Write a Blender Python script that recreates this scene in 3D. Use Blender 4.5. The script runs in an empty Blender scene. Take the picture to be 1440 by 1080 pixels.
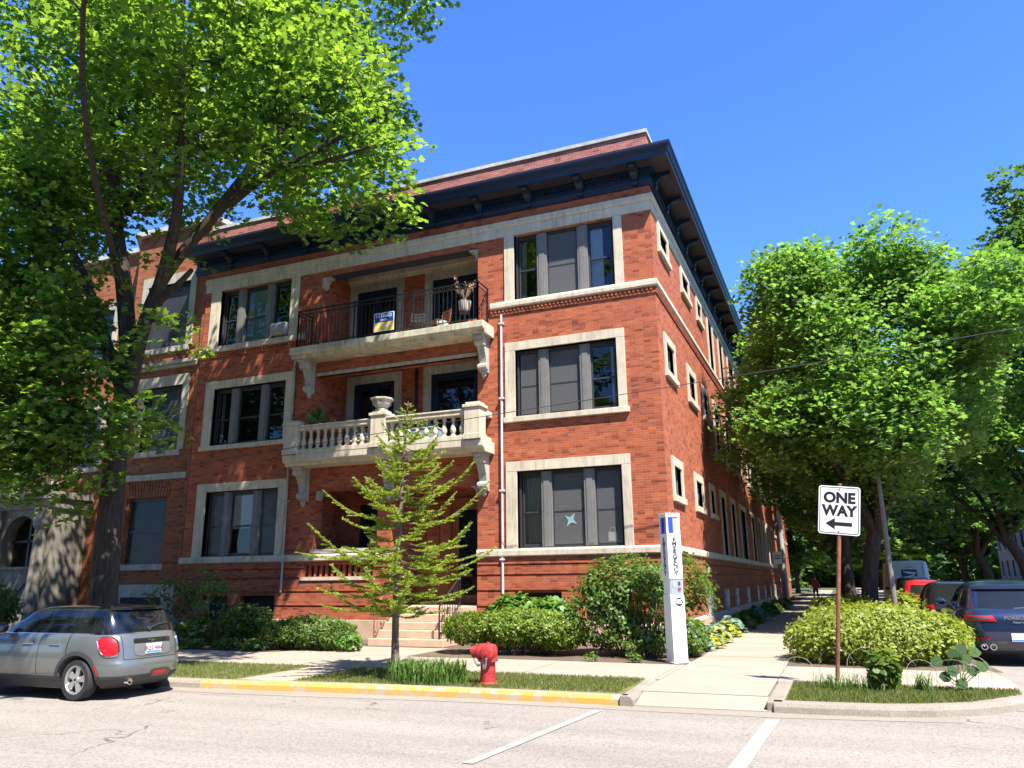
import bpy, bmesh, math, random
import numpy as np
from mathutils import Vector, Matrix
random.seed(7); RNG = np.random.default_rng(11)
SC = bpy.context.scene; COL = SC.collection
rad = math.radians

# ------------------------------------------------------------------ camera
def setup_camera():
    yaw, pitch, roll, f = rad(22.43), rad(14.45), rad(-0.589), 1077.4
    fw = Vector((-math.sin(yaw) * math.cos(pitch), math.cos(yaw) * math.cos(pitch), math.sin(pitch)))
    r = Vector((math.cos(yaw), math.sin(yaw), 0)); u = r.cross(fw)
    r2 = r * math.cos(roll) + u * math.sin(roll); u2 = u * math.cos(roll) - r * math.sin(roll)
    m = Matrix((r2, u2, -fw)).transposed().to_4x4(); m.translation = Vector((0, 0, 1.6))
    cd = bpy.data.cameras.new('camera'); cam = bpy.data.objects.new('camera', cd); COL.objects.link(cam)
    cam.matrix_world = m; cd.sensor_width = 36; cd.lens = f / 1440 * 36; cd.clip_end = 3000; cd.clip_start = 0.05
    SC.camera = cam
setup_camera()

# ------------------------------------------------------------------ light
SUN = Vector((0.80, -0.60, 1.583)).normalized()
def setup_light():
    w = bpy.data.worlds.new('World'); SC.world = w; w.use_nodes = True
    nt = w.node_tree; bg = nt.nodes['Background']
    sky = nt.nodes.new('ShaderNodeTexSky'); sky.sky_type = 'NISHITA'; sky.sun_disc = False
    sky.sun_elevation = math.asin(SUN.z); sky.sun_rotation = math.atan2(SUN.x, SUN.y)
    sky.air_density = 1.15; sky.dust_density = 0.1; sky.ozone_density = 3.2; sky.altitude = 300
    hs = nt.nodes.new('ShaderNodeMix'); hs.data_type = 'RGBA'; hs.blend_type = 'MULTIPLY'; hs.inputs[0].default_value = 1; hs.inputs[7].default_value = (0.63, 1.03, 1.74, 1); nt.links.new(sky.outputs[0], hs.inputs[6])
    nt.links.new(hs.outputs[2], bg.inputs[0]); bg.inputs[1].default_value = 0.07
    ld = bpy.data.lights.new('sun', 'SUN'); ld.energy = 5.0; ld.angle = rad(0.5); ld.color = (1, 0.95, 0.87)
    so = bpy.data.objects.new('sun', ld); COL.objects.link(so); so.location = (20, -20, 40)
    so.rotation_euler = (-SUN).to_track_quat('-Z', 'Y').to_euler()
    vs = SC.view_settings; vs.view_transform = 'Standard'; vs.look = 'None'; vs.gamma = 1; vs.exposure = 1.48
setup_light()
SC.render.engine = 'CYCLES'
SC.cycles.max_bounces = 7; SC.cycles.transparent_max_bounces = 12; SC.cycles.diffuse_bounces = 3

# ------------------------------------------------------------------ materials
def N(nt, t, **kw):
    n = nt.nodes.new(t)
    for k, v in kw.items(): setattr(n, k, v)
    return n
def ramp(nt, stops):
    n = N(nt, 'ShaderNodeValToRGB'); e = n.color_ramp.elements
    while len(e) < len(stops): e.new(0.5)
    for i, (p, c) in enumerate(stops): e[i].position = p; e[i].color = (*c, 1) if len(c) == 3 else c
    return n
def newmat(name):
    m = bpy.data.materials.new(name); m.use_nodes = True
    return m, m.node_tree, m.node_tree.nodes['Principled BSDF']
def mat(name, col, rough=0.6, metal=0.0, var=0.15, scale=6.0, bump=0.0, bscale=60.0, spec=0.5, coat=0.0, stretch=None, streak=0.0):
    m, nt, b = newmat(name); L = nt.links.new
    tc = N(nt, 'ShaderNodeTexCoord'); src = tc.outputs['Object']
    if stretch:
        mp = N(nt, 'ShaderNodeMapping'); mp.inputs['Scale'].default_value = stretch; L(src, mp.inputs[0]); src = mp.outputs[0]
    if var:
        n = N(nt, 'ShaderNodeTexNoise'); n.inputs['Scale'].default_value = scale; n.inputs['Detail'].default_value = 6; n.inputs['Roughness'].default_value = 0.65
        L(src, n.inputs['Vector'])
        r = ramp(nt, [(0.3, [c * (1 - var) for c in col]), (0.7, [min(1, c * (1 + var)) for c in col])])
        L(n.outputs[0], r.inputs[0]); last = r.outputs[0]
        if streak:
            mp = N(nt, 'ShaderNodeMapping'); mp.inputs['Scale'].default_value = (5, 5, 0.45); L(tc.outputs['Object'], mp.inputs[0])
            n3 = N(nt, 'ShaderNodeTexNoise'); n3.inputs['Scale'].default_value = 1.4; n3.inputs['Detail'].default_value = 6; n3.inputs['Roughness'].default_value = 0.7; L(mp.outputs[0], n3.inputs['Vector'])
            r3 = ramp(nt, [(0.34, (1 - streak, 1 - streak, 1 - streak * 0.95)), (0.52, (1, 1, 1))]); L(n3.outputs[0], r3.inputs[0])
            m3 = N(nt, 'ShaderNodeMix', data_type='RGBA', blend_type='MULTIPLY'); m3.inputs[0].default_value = 1; L(last, m3.inputs[6]); L(r3.outputs[0], m3.inputs[7]); last = m3.outputs[2]
        L(last, b.inputs['Base Color'])
    else: b.inputs['Base Color'].default_value = (*col, 1)
    b.inputs['Roughness'].default_value = rough; b.inputs['Metallic'].default_value = metal
    b.inputs['Specular IOR Level'].default_value = spec
    if coat: b.inputs['Coat Weight'].default_value = coat; b.inputs['Coat Roughness'].default_value = 0.03
    if bump:
        n2 = N(nt, 'ShaderNodeTexNoise'); n2.inputs['Scale'].default_value = bscale; n2.inputs['Detail'].default_value = 5; L(src, n2.inputs['Vector'])
        bp = N(nt, 'ShaderNodeBump'); bp.inputs['Strength'].default_value = bump; bp.inputs['Distance'].default_value = 0.02
        L(n2.outputs[0], bp.inputs['Height']); L(bp.outputs[0], b.inputs['Normal'])
    return m
def brick(name, c1, c2, mortar, w=0.205, h=0.068, c3=None):
    m, nt, b = newmat(name); L = nt.links.new
    tc = N(nt, 'ShaderNodeTexCoord'); sp = N(nt, 'ShaderNodeSeparateXYZ'); L(tc.outputs['Object'], sp.inputs[0])
    ge = N(nt, 'ShaderNodeNewGeometry'); sn = N(nt, 'ShaderNodeSeparateXYZ'); L(ge.outputs['True Normal'], sn.inputs[0])
    ab = N(nt, 'ShaderNodeMath', operation='ABSOLUTE'); L(sn.outputs[0], ab.inputs[0])
    gt = N(nt, 'ShaderNodeMath', operation='GREATER_THAN'); L(ab.outputs[0], gt.inputs[0]); gt.inputs[1].default_value = 0.7
    mx = N(nt, 'ShaderNodeMix'); L(gt.outputs[0], mx.inputs[0]); L(sp.outputs[0], mx.inputs[2]); L(sp.outputs[1], mx.inputs[3])
    cb = N(nt, 'ShaderNodeCombineXYZ'); L(mx.outputs[0], cb.inputs[0]); L(sp.outputs[2], cb.inputs[1])
    def bt(a, bb, bias):
        t = N(nt, 'ShaderNodeTexBrick'); L(cb.outputs[0], t.inputs['Vector'])
        t.inputs['Scale'].default_value = 1; t.inputs['Brick Width'].default_value = w; t.inputs['Row Height'].default_value = h
        t.inputs['Mortar Size'].default_value = 0.0045; t.inputs['Mortar Smooth'].default_value = 0.3; t.inputs['Bias'].default_value = bias
        t.inputs['Color1'].default_value = (*a, 1); t.inputs['Color2'].default_value = (*bb, 1); t.inputs['Mortar'].default_value = (*mortar, 1)
        return t
    t = bt(c1, c2, -0.35)
    # soft patches of darker / paler brick, like batches from the kiln
    n = N(nt, 'ShaderNodeTexNoise'); n.inputs['Scale'].default_value = 0.9; n.inputs['Detail'].default_value = 7; n.inputs['Roughness'].default_value = 0.7
    mp = N(nt, 'ShaderNodeMapping'); mp.inputs['Scale'].default_value = (1, 3.2, 1); L(cb.outputs[0], mp.inputs[0]); L(mp.outputs[0], n.inputs['Vector'])
    r = ramp(nt, [(0.28, (0.72, 0.70, 0.72)), (0.52, (1, 1, 1)), (0.75, (1.12, 1.14, 1.1))]); L(n.outputs[0], r.inputs[0])
    mu = N(nt, 'ShaderNodeMix', data_type='RGBA', blend_type='MULTIPLY'); mu.inputs[0].default_value = 1
    L(t.outputs[0], mu.inputs[6]); L(r.outputs[0], mu.inputs[7])
    # single odd bricks picked by a coarse cell noise
    v = N(nt, 'ShaderNodeTexWhiteNoise', noise_dimensions='2D')
    vm = N(nt, 'ShaderNodeVectorMath', operation='DIVIDE'); L(cb.outputs[0], vm.inputs[0]); vm.inputs[1].default_value = (w, h, 1)
    vf = N(nt, 'ShaderNodeVectorMath', operation='FLOOR'); L(vm.outputs[0], vf.inputs[0]); L(vf.outputs[0], v.inputs['Vector'])
    r2 = ramp(nt, [(0.0, (0.58, 0.5, 0.56)), (0.1, (0.72, 0.68, 0.74)), (0.28, (1, 1, 1)), (0.85, (1, 1, 1)), (1.0, (1.12, 1.3, 1.2))]); L(v.outputs[0], r2.inputs[0])
    m2 = N(nt, 'ShaderNodeMix', data_type='RGBA', blend_type='MULTIPLY'); m2.inputs[0].default_value = 1
    L(mu.outputs[2], m2.inputs[6]); L(r2.outputs[0], m2.inputs[7]); L(m2.outputs[2], b.inputs['Base Color'])
    b.inputs['Roughness'].default_value = 0.85; b.inputs['Specular IOR Level'].default_value = 0.25
    bp = N(nt, 'ShaderNodeBump'); bp.inputs['Strength'].default_value = 0.5; bp.inputs['Distance'].default_value = 0.006; bp.invert = True
    L(t.outputs['Fac'], bp.inputs['Height']); L(bp.outputs[0], b.inputs['Normal'])
    return m
def glass(name, tint=(0.75, 0.8, 0.82), extra=0.04):
    m, nt, b = newmat(name); nt.nodes.remove(b); L = nt.links.new; out = nt.nodes['Material Output']
    fr = N(nt, 'ShaderNodeFresnel'); fr.inputs[0].default_value = 1.55
    ad = N(nt, 'ShaderNodeMath', operation='ADD'); L(fr.outputs[0], ad.inputs[0]); ad.inputs[1].default_value = extra; ad.use_clamp = True
    tr = N(nt, 'ShaderNodeBsdfTransparent'); tr.inputs[0].default_value = (*tint, 1)
    gl = N(nt, 'ShaderNodeBsdfGlossy'); gl.inputs['Roughness'].default_value = 0.01
    tc = N(nt, 'ShaderNodeTexCoord'); no = N(nt, 'ShaderNodeTexNoise'); no.inputs['Scale'].default_value = 1.3; L(tc.outputs['Object'], no.inputs['Vector'])
    bp = N(nt, 'ShaderNodeBump'); bp.inputs['Strength'].default_value = 0.06; bp.inputs['Distance'].default_value = 0.05; L(no.outputs[0], bp.inputs['Height']); L(bp.outputs[0], gl.inputs['Normal'])
    mx = N(nt, 'ShaderNodeMixShader'); L(ad.outputs[0], mx.inputs[0]); L(tr.outputs[0], mx.inputs[1]); L(gl.outputs[0], mx.inputs[2]); L(mx.outputs[0], out.inputs[0])
    return m
def screen_mat(name, col, a):
    m, nt, b = newmat(name); L = nt.links.new; out = nt.nodes['Material Output']
    b.inputs['Base Color'].default_value = (*col, 1); b.inputs['Roughness'].default_value = 0.7
    tr = N(nt, 'ShaderNodeBsdfTransparent'); mx = N(nt, 'ShaderNodeMixShader'); mx.inputs[0].default_value = a
    L(tr.outputs[0], mx.inputs[1]); L(b.outputs[0], mx.inputs[2]); L(mx.outputs[0], out.inputs[0])
    return m
def leafmat(name, dark, mid, light, transl=0.45, rough=0.45, tcol=None):
    m, nt, b = newmat(name); L = nt.links.new; out = nt.nodes['Material Output']
    ge = N(nt, 'ShaderNodeNewGeometry'); r = ramp(nt, [(0.0, dark), (0.5, mid), (1.0, light)]); L(ge.outputs['Random Per Island'], r.inputs[0])
    L(r.outputs[0], b.inputs['Base Color']); b.inputs['Roughness'].default_value = rough; b.inputs['Specular IOR Level'].default_value = 0.35
    tl = N(nt, 'ShaderNodeBsdfTranslucent')
    mu = N(nt, 'ShaderNodeMix', data_type='RGBA', blend_type='MULTIPLY'); mu.inputs[0].default_value = 1; L(r.outputs[0], mu.inputs[6]); mu.inputs[7].default_value = (*(tcol or (2.6, 2.3, 0.9)), 1)
    L(mu.outputs[2], tl.inputs[0])
    mx = N(nt, 'ShaderNodeMixShader'); mx.inputs[0].default_value = transl; L(b.outputs[0], mx.inputs[1]); L(tl.outputs[0], mx.inputs[2]); L(mx.outputs[0], out.inputs[0])
    return m
def paving(name, base, dark, speck=120.0, stretch=(0.6, 1.8, 1), tint=0.12, cracks=0.0):
    m, nt, b = newmat(name); L = nt.links.new
    tc = N(nt, 'ShaderNodeTexCoord')
    n1 = N(nt, 'ShaderNodeTexNoise'); n1.inputs['Scale'].default_value = 0.55; n1.inputs['Detail'].default_value = 8; n1.inputs['Roughness'].default_value = 0.68
    mp = N(nt, 'ShaderNodeMapping'); mp.inputs['Scale'].default_value = stretch; L(tc.outputs['Object'], mp.inputs[0]); L(mp.outputs[0], n1.inputs['Vector'])
    n2 = N(nt, 'ShaderNodeTexNoise'); n2.inputs['Scale'].default_value = speck; n2.inputs['Detail'].default_value = 2; L(tc.outputs['Object'], n2.inputs['Vector'])
    r1 = ramp(nt, [(0.3, dark), (0.7, base)]); L(n1.outputs[0], r1.inputs[0])
    r2 = ramp(nt, [(0.32, (0.62, 0.61, 0.6)), (0.5, (1, 1, 1)), (0.72, (1.22, 1.21, 1.2))]); L(n2.outputs[0], r2.inputs[0])
    mu = N(nt, 'ShaderNodeMix', data_type='RGBA', blend_type='MULTIPLY'); mu.inputs[0].default_value = 0.85 if speck < 90 else 0.6
    L(r1.outputs[0], mu.inputs[6]); L(r2.outputs[0], mu.inputs[7]); last = mu.outputs[2]
    if cracks:
        v = N(nt, 'ShaderNodeTexVoronoi', feature='DISTANCE_TO_EDGE'); v.inputs['Scale'].default_value = cracks
        nz = N(nt, 'ShaderNodeTexNoise'); nz.inputs['Scale'].default_value = 1.7; nz.inputs['Detail'].default_value = 5; L(tc.outputs['Object'], nz.inputs['Vector'])
        va = N(nt, 'ShaderNodeVectorMath', operation='SCALE'); L(nz.outputs['Color'], va.inputs[0]); va.inputs['Scale'].default_value = 0.9
        vb = N(nt, 'ShaderNodeVectorMath', operation='ADD'); L(tc.outputs['Object'], vb.inputs[0]); L(va.outputs[0], vb.inputs[1]); L(vb.outputs[0], v.inputs['Vector'])
        rc = ramp(nt, [(0.0, (0.35, 0.34, 0.33)), (0.011, (1, 1, 1))]); L(v.outputs['Distance'], rc.inputs[0])
        n3 = N(nt, 'ShaderNodeTexNoise'); n3.inputs['Scale'].default_value = 0.5; L(tc.outputs['Object'], n3.inputs['Vector'])
        r3 = ramp(nt, [(0.5, (0, 0, 0)), (0.56, (1, 1, 1))]); L(n3.outputs[0], r3.inputs[0])
        m3 = N(nt, 'ShaderNodeMix', data_type='RGBA', blend_type='MULTIPLY'); L(r3.outputs[0], m3.inputs[0]); L(last, m3.inputs[6]); L(rc.outputs[0], m3.inputs[7]); last = m3.outputs[2]
    L(last, b.inputs['Base Color']); b.inputs['Roughness'].default_value = 0.9; b.inputs['Specular IOR Level'].default_value = 0.2
    bp = N(nt, 'ShaderNodeBump'); bp.inputs['Strength'].default_value = 0.4; bp.inputs['Distance'].default_value = 0.006; L(n2.outputs[0], bp.inputs['Height']); L(bp.outputs[0], b.inputs['Normal'])
    return m
M = {}
M['brick'] = brick('red_brick', (0.385, 0.094, 0.039), (0.24, 0.069, 0.042), (0.36, 0.18, 0.11))
M['obrick'] = brick('orange_brick', (0.30, 0.098, 0.038), (0.22, 0.074, 0.034), (0.22, 0.14, 0.09))
M['pbrick'] = brick('parapet_brick', (0.36, 0.115, 0.085), (0.27, 0.085, 0.075), (0.42, 0.32, 0.28))
M['stone'] = mat('limestone', (0.54, 0.465, 0.345), 0.85, var=0.16, scale=2.2, bump=0.25, bscale=45, spec=0.2, streak=0.28)
M['pstone'] = mat('pink_stone', (0.46, 0.33, 0.23), 0.85, var=0.14, scale=2.2, bump=0.25, bscale=45, spec=0.2)
M['gstone'] = mat('grey_limestone', (0.40, 0.37, 0.30), 0.85, var=0.2, scale=1.6, bump=0.3, bscale=30, spec=0.2, streak=0.35)
M['coping'] = mat('weathered_coping', (0.42, 0.41, 0.38), 0.9, var=0.3, scale=3, bump=0.3, spec=0.2)
M['navy'] = mat('navy_paint', (0.008, 0.017, 0.042), 0.42, var=0.2, scale=3, spec=0.4)
M['soffit'] = mat('soffit_paint', (0.030, 0.026, 0.034), 0.6, var=0.35, scale=2)
M['taupe'] = mat('taupe_paint', (0.150, 0.142, 0.130), 0.6, var=0.12, scale=4)
M['sash'] = mat('dark_sash_paint', (0.030, 0.030, 0.033), 0.5, var=0.15)
M['black'] = mat('black_iron', (0.012, 0.012, 0.014), 0.45, var=0.2)
M['rust'] = mat('rusty_steel', (0.20, 0.075, 0.035), 0.8, var=0.45, scale=9, bump=0.3)
M['white'] = mat('white_paint', (0.78, 0.78, 0.76), 0.4, var=0.04)
M['pipe'] = mat('downpipe_paint', (0.50, 0.46, 0.46), 0.5, var=0.2, scale=3)
M['glass'] = glass('window_glass', extra=0.01)
M['cglass'] = glass('car_glass', (0.22, 0.25, 0.25), 0.03)
M['screen'] = screen_mat('insect_or_dimming_screen', (0.13, 0.13, 0.13), 0.6)
M['dscreen'] = screen_mat('dark_screen', (0.06, 0.06, 0.065), 0.5)
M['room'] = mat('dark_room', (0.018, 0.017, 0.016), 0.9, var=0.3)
M['cream'] = mat('cream_curtain', (0.55, 0.50, 0.36), 0.9, var=0.15, scale=14, stretch=(6, 6, 0.3))
M['lace'] = mat('lace_curtain', (0.75, 0.77, 0.82), 0.9, var=0.35, scale=30)
M['blind'] = mat('white_blind', (0.72, 0.75, 0.74), 0.8, var=0.06, scale=20, stretch=(0.2, 0.2, 9))
M['wood'] = mat('oak_door', (0.22, 0.085, 0.028), 0.45, var=0.3, scale=5, stretch=(8, 8, 0.7))
M['ceil'] = mat('porch_ceiling', (0.03, 0.035, 0.05), 0.8, var=0.1)  # near-black colour carries the shade of the recess ceilings
M['road'] = paving('asphalt_road', (0.285, 0.252, 0.216), (0.205, 0.180, 0.154), 42, stretch=(0.22, 1.9, 1), cracks=0.38)
M['walk'] = paving('concrete_walk', (0.335, 0.284, 0.222), (0.275, 0.232, 0.182), 95)
M['curb'] = paving('concrete_curb', (0.29, 0.25, 0.205), (0.21, 0.183, 0.148), 70)
M['rampc'] = paving('new_concrete', (0.325, 0.283, 0.228), (0.27, 0.234, 0.186), 110)
M['soil'] = paving('bed_soil', (0.16, 0.115, 0.08), (0.075, 0.055, 0.04), 40)
M['turf'] = paving('turf', (0.17, 0.16, 0.06), (0.09, 0.10, 0.032), 60)
M['land'] = paving('lawn', (0.10, 0.12, 0.045), (0.06, 0.08, 0.03), 20)
M['yellow'] = None
M['red'] = mat('hydrant_red', (0.40, 0.030, 0.028), 0.5, var=0.4, scale=9, bump=0.3, bscale=22, streak=0.5)
M['bark'] = mat('maple_bark', (0.055, 0.042, 0.032), 0.95, var=0.55, scale=7, bump=1.0, bscale=11, stretch=(2.2, 2.2, 0.35), spec=0.15)
M['twig'] = mat('grey_bark', (0.16, 0.125, 0.095), 0.9, var=0.4, scale=9, bump=0.6, bscale=16, stretch=(2, 2, 0.4), spec=0.15)
M['maple'] = leafmat('maple_leaf', (0.040, 0.085, 0.020), (0.088, 0.162, 0.030), (0.150, 0.225, 0.042), 0.58, tcol=(2.55, 2.4, 0.95))
M['maple2'] = leafmat('street_maple_leaf', (0.066, 0.124, 0.034), (0.138, 0.222, 0.058), (0.215, 0.300, 0.084), 0.52, tcol=(1.6, 1.95, 0.8))
M['dleaf'] = leafmat('dark_tree_leaf', (0.028, 0.070, 0.022), (0.058, 0.122, 0.034), (0.100, 0.180, 0.05), 0.4)
M['conif'] = leafmat('young_needles', (0.15, 0.21, 0.022), (0.24, 0.32, 0.032), (0.31, 0.38, 0.045), 0.42, tcol=(1.6, 1.5, 0.6))
M['spirea'] = leafmat('golden_shrub_leaf', (0.13, 0.17, 0.022), (0.23, 0.285, 0.040), (0.32, 0.365, 0.062), 0.4, tcol=(1.5, 1.4, 0.6))
M['yew'] = leafmat('yew_leaf', (0.06, 0.10, 0.016), (0.15, 0.225, 0.028), (0.25, 0.33, 0.044), 0.36, tcol=(1.6, 1.5, 0.6))
M['hydr'] = leafmat('hydrangea_leaf', (0.07, 0.15, 0.02), (0.10, 0.21, 0.03), (0.14, 0.27, 0.04), 0.35, tcol=(1.6, 1.5, 0.6))
M['shrub'] = leafmat('shrub_leaf', (0.045, 0.092, 0.018), (0.095, 0.165, 0.030), (0.155, 0.235, 0.045), 0.4, tcol=(2.0, 1.8, 0.8))
M['blade'] = leafmat('lily_blade', (0.05, 0.11, 0.02), (0.09, 0.17, 0.03), (0.15, 0.24, 0.05), 0.35, tcol=(1.6, 1.5, 0.6))
M['grass'] = leafmat('grass_blade', (0.085, 0.115, 0.026), (0.14, 0.175, 0.038), (0.22, 0.22, 0.085), 0.35, tcol=(1.5, 1.5, 0.7))
M['hosta_b'] = leafmat('hosta_blue', (0.10, 0.17, 0.13), (0.16, 0.25, 0.19), (0.24, 0.33, 0.24), 0.2, tcol=(1.2, 1.4, 0.9))
M['hosta_y'] = leafmat('hosta_gold', (0.20, 0.24, 0.03), (0.30, 0.32, 0.05), (0.40, 0.38, 0.07), 0.3, tcol=(1.3, 1.3, 0.6))
M['dry'] = leafmat('dry_flower', (0.35, 0.24, 0.12), (0.48, 0.33, 0.2), (0.5, 0.2, 0.08), 0.2, tcol=(1, 1, 1))
M['tyre'] = mat('tyre_rubber', (0.018, 0.018, 0.019), 0.8, var=0.2)
M['alloy'] = mat('alloy_rim', (0.55, 0.54, 0.52), 0.3, metal=0.85, var=0.05)
M['chrome'] = mat('chrome', (0.8, 0.8, 0.8), 0.12, metal=1.0, var=0)
M['plastic'] = mat('black_plastic', (0.035, 0.035, 0.037), 0.6, var=0.1)
M['lamp'] = mat('lamp_red', (0.42, 0.008, 0.015), 0.3, var=0.3, scale=25, coat=0.15)
M['steel'] = mat('galvanised', (0.42, 0.43, 0.43), 0.5, metal=0.5, var=0.2)
M['dkgrey'] = mat('dark_interior', (0.01, 0.01, 0.01), 0.8, var=0)

def yellow_mat():
    m, nt, b = newmat('worn_yellow_paint'); L = nt.links.new
    tc = N(nt, 'ShaderNodeTexCoord'); n = N(nt, 'ShaderNodeTexNoise'); n.inputs['Scale'].default_value = 5; n.inputs['Detail'].default_value = 9; n.inputs['Roughness'].default_value = 0.75
    L(tc.outputs['Object'], n.inputs['Vector'])
    r = ramp(nt, [(0.43, (0.32, 0.27, 0.20)), (0.51, (0.42, 0.235, 0.040)), (0.75, (0.50, 0.30, 0.065))]); L(n.outputs[0], r.inputs[0]); L(r.outputs[0], b.inputs['Base Color'])
    b.inputs['Roughness'].default_value = 0.8
    return m
M['yellow'] = yellow_mat()
def stripe_mat():
    m, nt, b = newmat('worn_white_marking'); L = nt.links.new
    tc = N(nt, 'ShaderNodeTexCoord'); n = N(nt, 'ShaderNodeTexNoise'); n.inputs['Scale'].default_value = 9; n.inputs['Detail'].default_value = 9; n.inputs['Roughness'].default_value = 0.8
    L(tc.outputs['Object'], n.inputs['Vector'])
    r = ramp(nt, [(0.43, (0.27, 0.24, 0.205)), (0.60, (0.32, 0.30, 0.265)), (0.9, (0.40, 0.38, 0.34))]); L(n.outputs[0], r.inputs[0]); L(r.outputs[0], b.inputs['Base Color'])
    b.inputs['Roughness'].default_value = 0.8
    return m
M['stripe'] = stripe_mat()

# ------------------------------------------------------------------ objects
ORG = {}
def tag(o, label, cat=None, group=None):
    o['label'] = label
    if cat: o['category'] = cat
    if group: o['group'] = group
    return o
def thing(name, label, cat, loc=(0, 0, 0), group=None, rotz=0.0, local=False):
    o = bpy.data.objects.new(name, None); COL.objects.link(o); o.location = loc; o.rotation_euler = (0, 0, rotz)
    o.empty_display_size = 0.2
    tag(o, label, cat, group); ORG[o.name] = Vector((0, 0, 0)) if local else Vector(loc)
    return o
class MB:
    def __init__(s): s.v = []; s.f = []; s.m = []
    def add(s, vs, fs, mi=0):
        b = len(s.v); s.v.extend([tuple(v) for v in vs])
        for f in fs: s.f.append([b + i for i in f]); s.m.append(mi)
    def poly(s, pts, mi=0): s.add(pts, [list(range(len(pts)))], mi)
    def box(s, x0, x1, y0, y1, z0, z1, mi=0):
        s.add([(x0, y0, z0), (x1, y0, z0), (x1, y1, z0), (x0, y1, z0), (x0, y0, z1), (x1, y0, z1), (x1, y1, z1), (x0, y1, z1)],
              [[0, 3, 2, 1], [4, 5, 6, 7], [0, 1, 5, 4], [1, 2, 6, 5], [2, 3, 7, 6], [3, 0, 4, 7]], mi)
    def bar(s, a, b, w, h, mi=0):
        a = Vector(a); b = Vector(b); d = (b - a).normalized(); up = Vector((0, 0, 1)) if abs(d.z) < 0.95 else Vector((0, 1, 0))
        r = d.cross(up).normalized() * w / 2; u = r.cross(d).normalized() * h / 2
        vs = [p + q for p in (a, b) for q in (-r - u, r - u, r + u, -r + u)]
        s.add(vs, [[0, 1, 2, 3], [7, 6, 5, 4], [0, 4, 5, 1], [1, 5, 6, 2], [2, 6, 7, 3], [3, 7, 4, 0]], mi)
    def prism(s, pts, fn, a, b, mi=0):
        n = len(pts); vs = [fn(p, a) for p in pts] + [fn(p, b) for p in pts]
        s.add(vs, [list(range(n))[::-1], list(range(n, 2 * n))] + [[i, (i + 1) % n, n + (i + 1) % n, n + i] for i in range(n)], mi)
    def lathe(s, prof, c=(0, 0, 0), n=16, mi=0, axis='z', sq=False, caps=True):
        vs = []; k = len(prof)
        for r, z in prof:
            for i in range(n):
                a = 2 * math.pi * i / n + (math.pi / 4 if sq else 0)
                p = (r * math.cos(a), r * math.sin(a), z)
                if axis == 'x': p = (p[2], p[0], p[1])
                if axis == 'y': p = (p[0], p[2], p[1])
                vs.append((p[0] + c[0], p[1] + c[1], p[2] + c[2]))
        fs = [[j * n + i, j * n + (i + 1) % n, (j + 1) * n + (i + 1) % n, (j + 1) * n + i] for j in range(k - 1) for i in range(n)]
        if caps: fs += [list(range(n))[::-1], list(range((k - 1) * n, k * n))]
        s.add(vs, fs, mi)
    def tube(s, pts, rs, n=8, mi=0, closed=False):
        pts = [Vector(p) for p in pts]
        if not isinstance(rs, (list, tuple)): rs = [rs] * len(pts)
        vs = []; k = len(pts); ref = None
        for i, p in enumerate(pts):
            if closed: d = pts[(i + 1) % k] - pts[i - 1]
            else: d = (pts[min(i + 1, k - 1)] - pts[max(i - 1, 0)])
            d = d.normalized() if d.length > 1e-9 else Vector((0, 0, 1))
            if ref is None: ref = Vector((1, 0, 0)) if abs(d.x) < 0.8 else Vector((0, 1, 0))
            u = (ref - d * ref.dot(d)).normalized(); w = d.cross(u); ref = u
            for j in range(n):
                a = 2 * math.pi * j / n; vs.append(p + (u * math.cos(a) + w * math.sin(a)) * rs[i])
        kk = k if closed else k - 1
        fs = [[i * n + j, i * n + (j + 1) % n, ((i + 1) % k) * n + (j + 1) % n, ((i + 1) % k) * n + j] for i in range(kk) for j in range(n)]
        if not closed: fs += [list(range(n))[::-1], list(range((k - 1) * n, k * n))]
        s.add(vs, fs, mi)
    def build(s, name, mats, parent=None, smooth=False, bevel=0.0, org=None, recalc=True, sub=0):
        o_ = Vector(org) if org is not None else (ORG.get(parent.name, Vector((0, 0, 0))) if parent else Vector((0, 0, 0)))
        me = bpy.data.meshes.new(name); me.from_pydata([(v[0] - o_.x, v[1] - o_.y, v[2] - o_.z) for v in s.v], [], s.f)
        if not isinstance(mats, (list, tuple)): mats = [mats]
        for m in mats: me.materials.append(m)
        me.polygons.foreach_set('material_index', s.m)
        if recalc:
            bm = bmesh.new(); bm.from_mesh(me); bmesh.ops.recalc_face_normals(bm, faces=bm.faces); bm.to_mesh(me); bm.free()
        if smooth:
            me.polygons.foreach_set('use_smooth', [True] * len(me.polygons))
            try: me.set_sharp_from_angle(angle=rad(40))
            except Exception: pass
        o = bpy.data.objects.new(name, me); COL.objects.link(o)
        if parent: o.parent = parent
        elif org is not None: o.location = o_
        ORG[o.name] = o_
        if bevel:
            b = o.modifiers.new('bevel', 'BEVEL'); b.width = bevel; b.segments = 2; b.limit_method = 'ANGLE'
        if sub:
            b = o.modifiers.new('sub', 'SUBSURF'); b.levels = sub; b.render_levels = sub
        return o
def struct(o): o['kind'] = 'structure'; return o
def stuff(o, label, cat): o['kind'] = 'stuff'; return tag(o, label, cat)
def text_mb(mb, txt, size, place, mi=0, align='CENTER', extrude=0.0, bold=0.0):
    cu = bpy.data.curves.new('t', 'FONT'); cu.body = txt; cu.size = size; cu.align_x = align; cu.align_y = 'CENTER'; cu.offset = bold; cu.resolution_u = 3
    ob = bpy.data.objects.new('t', cu); COL.objects.link(ob)
    dg = bpy.context.evaluated_depsgraph_get(); me = bpy.data.meshes.new_from_object(ob.evaluated_get(dg))
    mb.add([place(v.co.x, v.co.y) for v in me.vertices], [list(p.vertices) for p in me.polygons], mi)
    bpy.data.objects.remove(ob); bpy.data.curves.remove(cu); bpy.data.meshes.remove(me)
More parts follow.
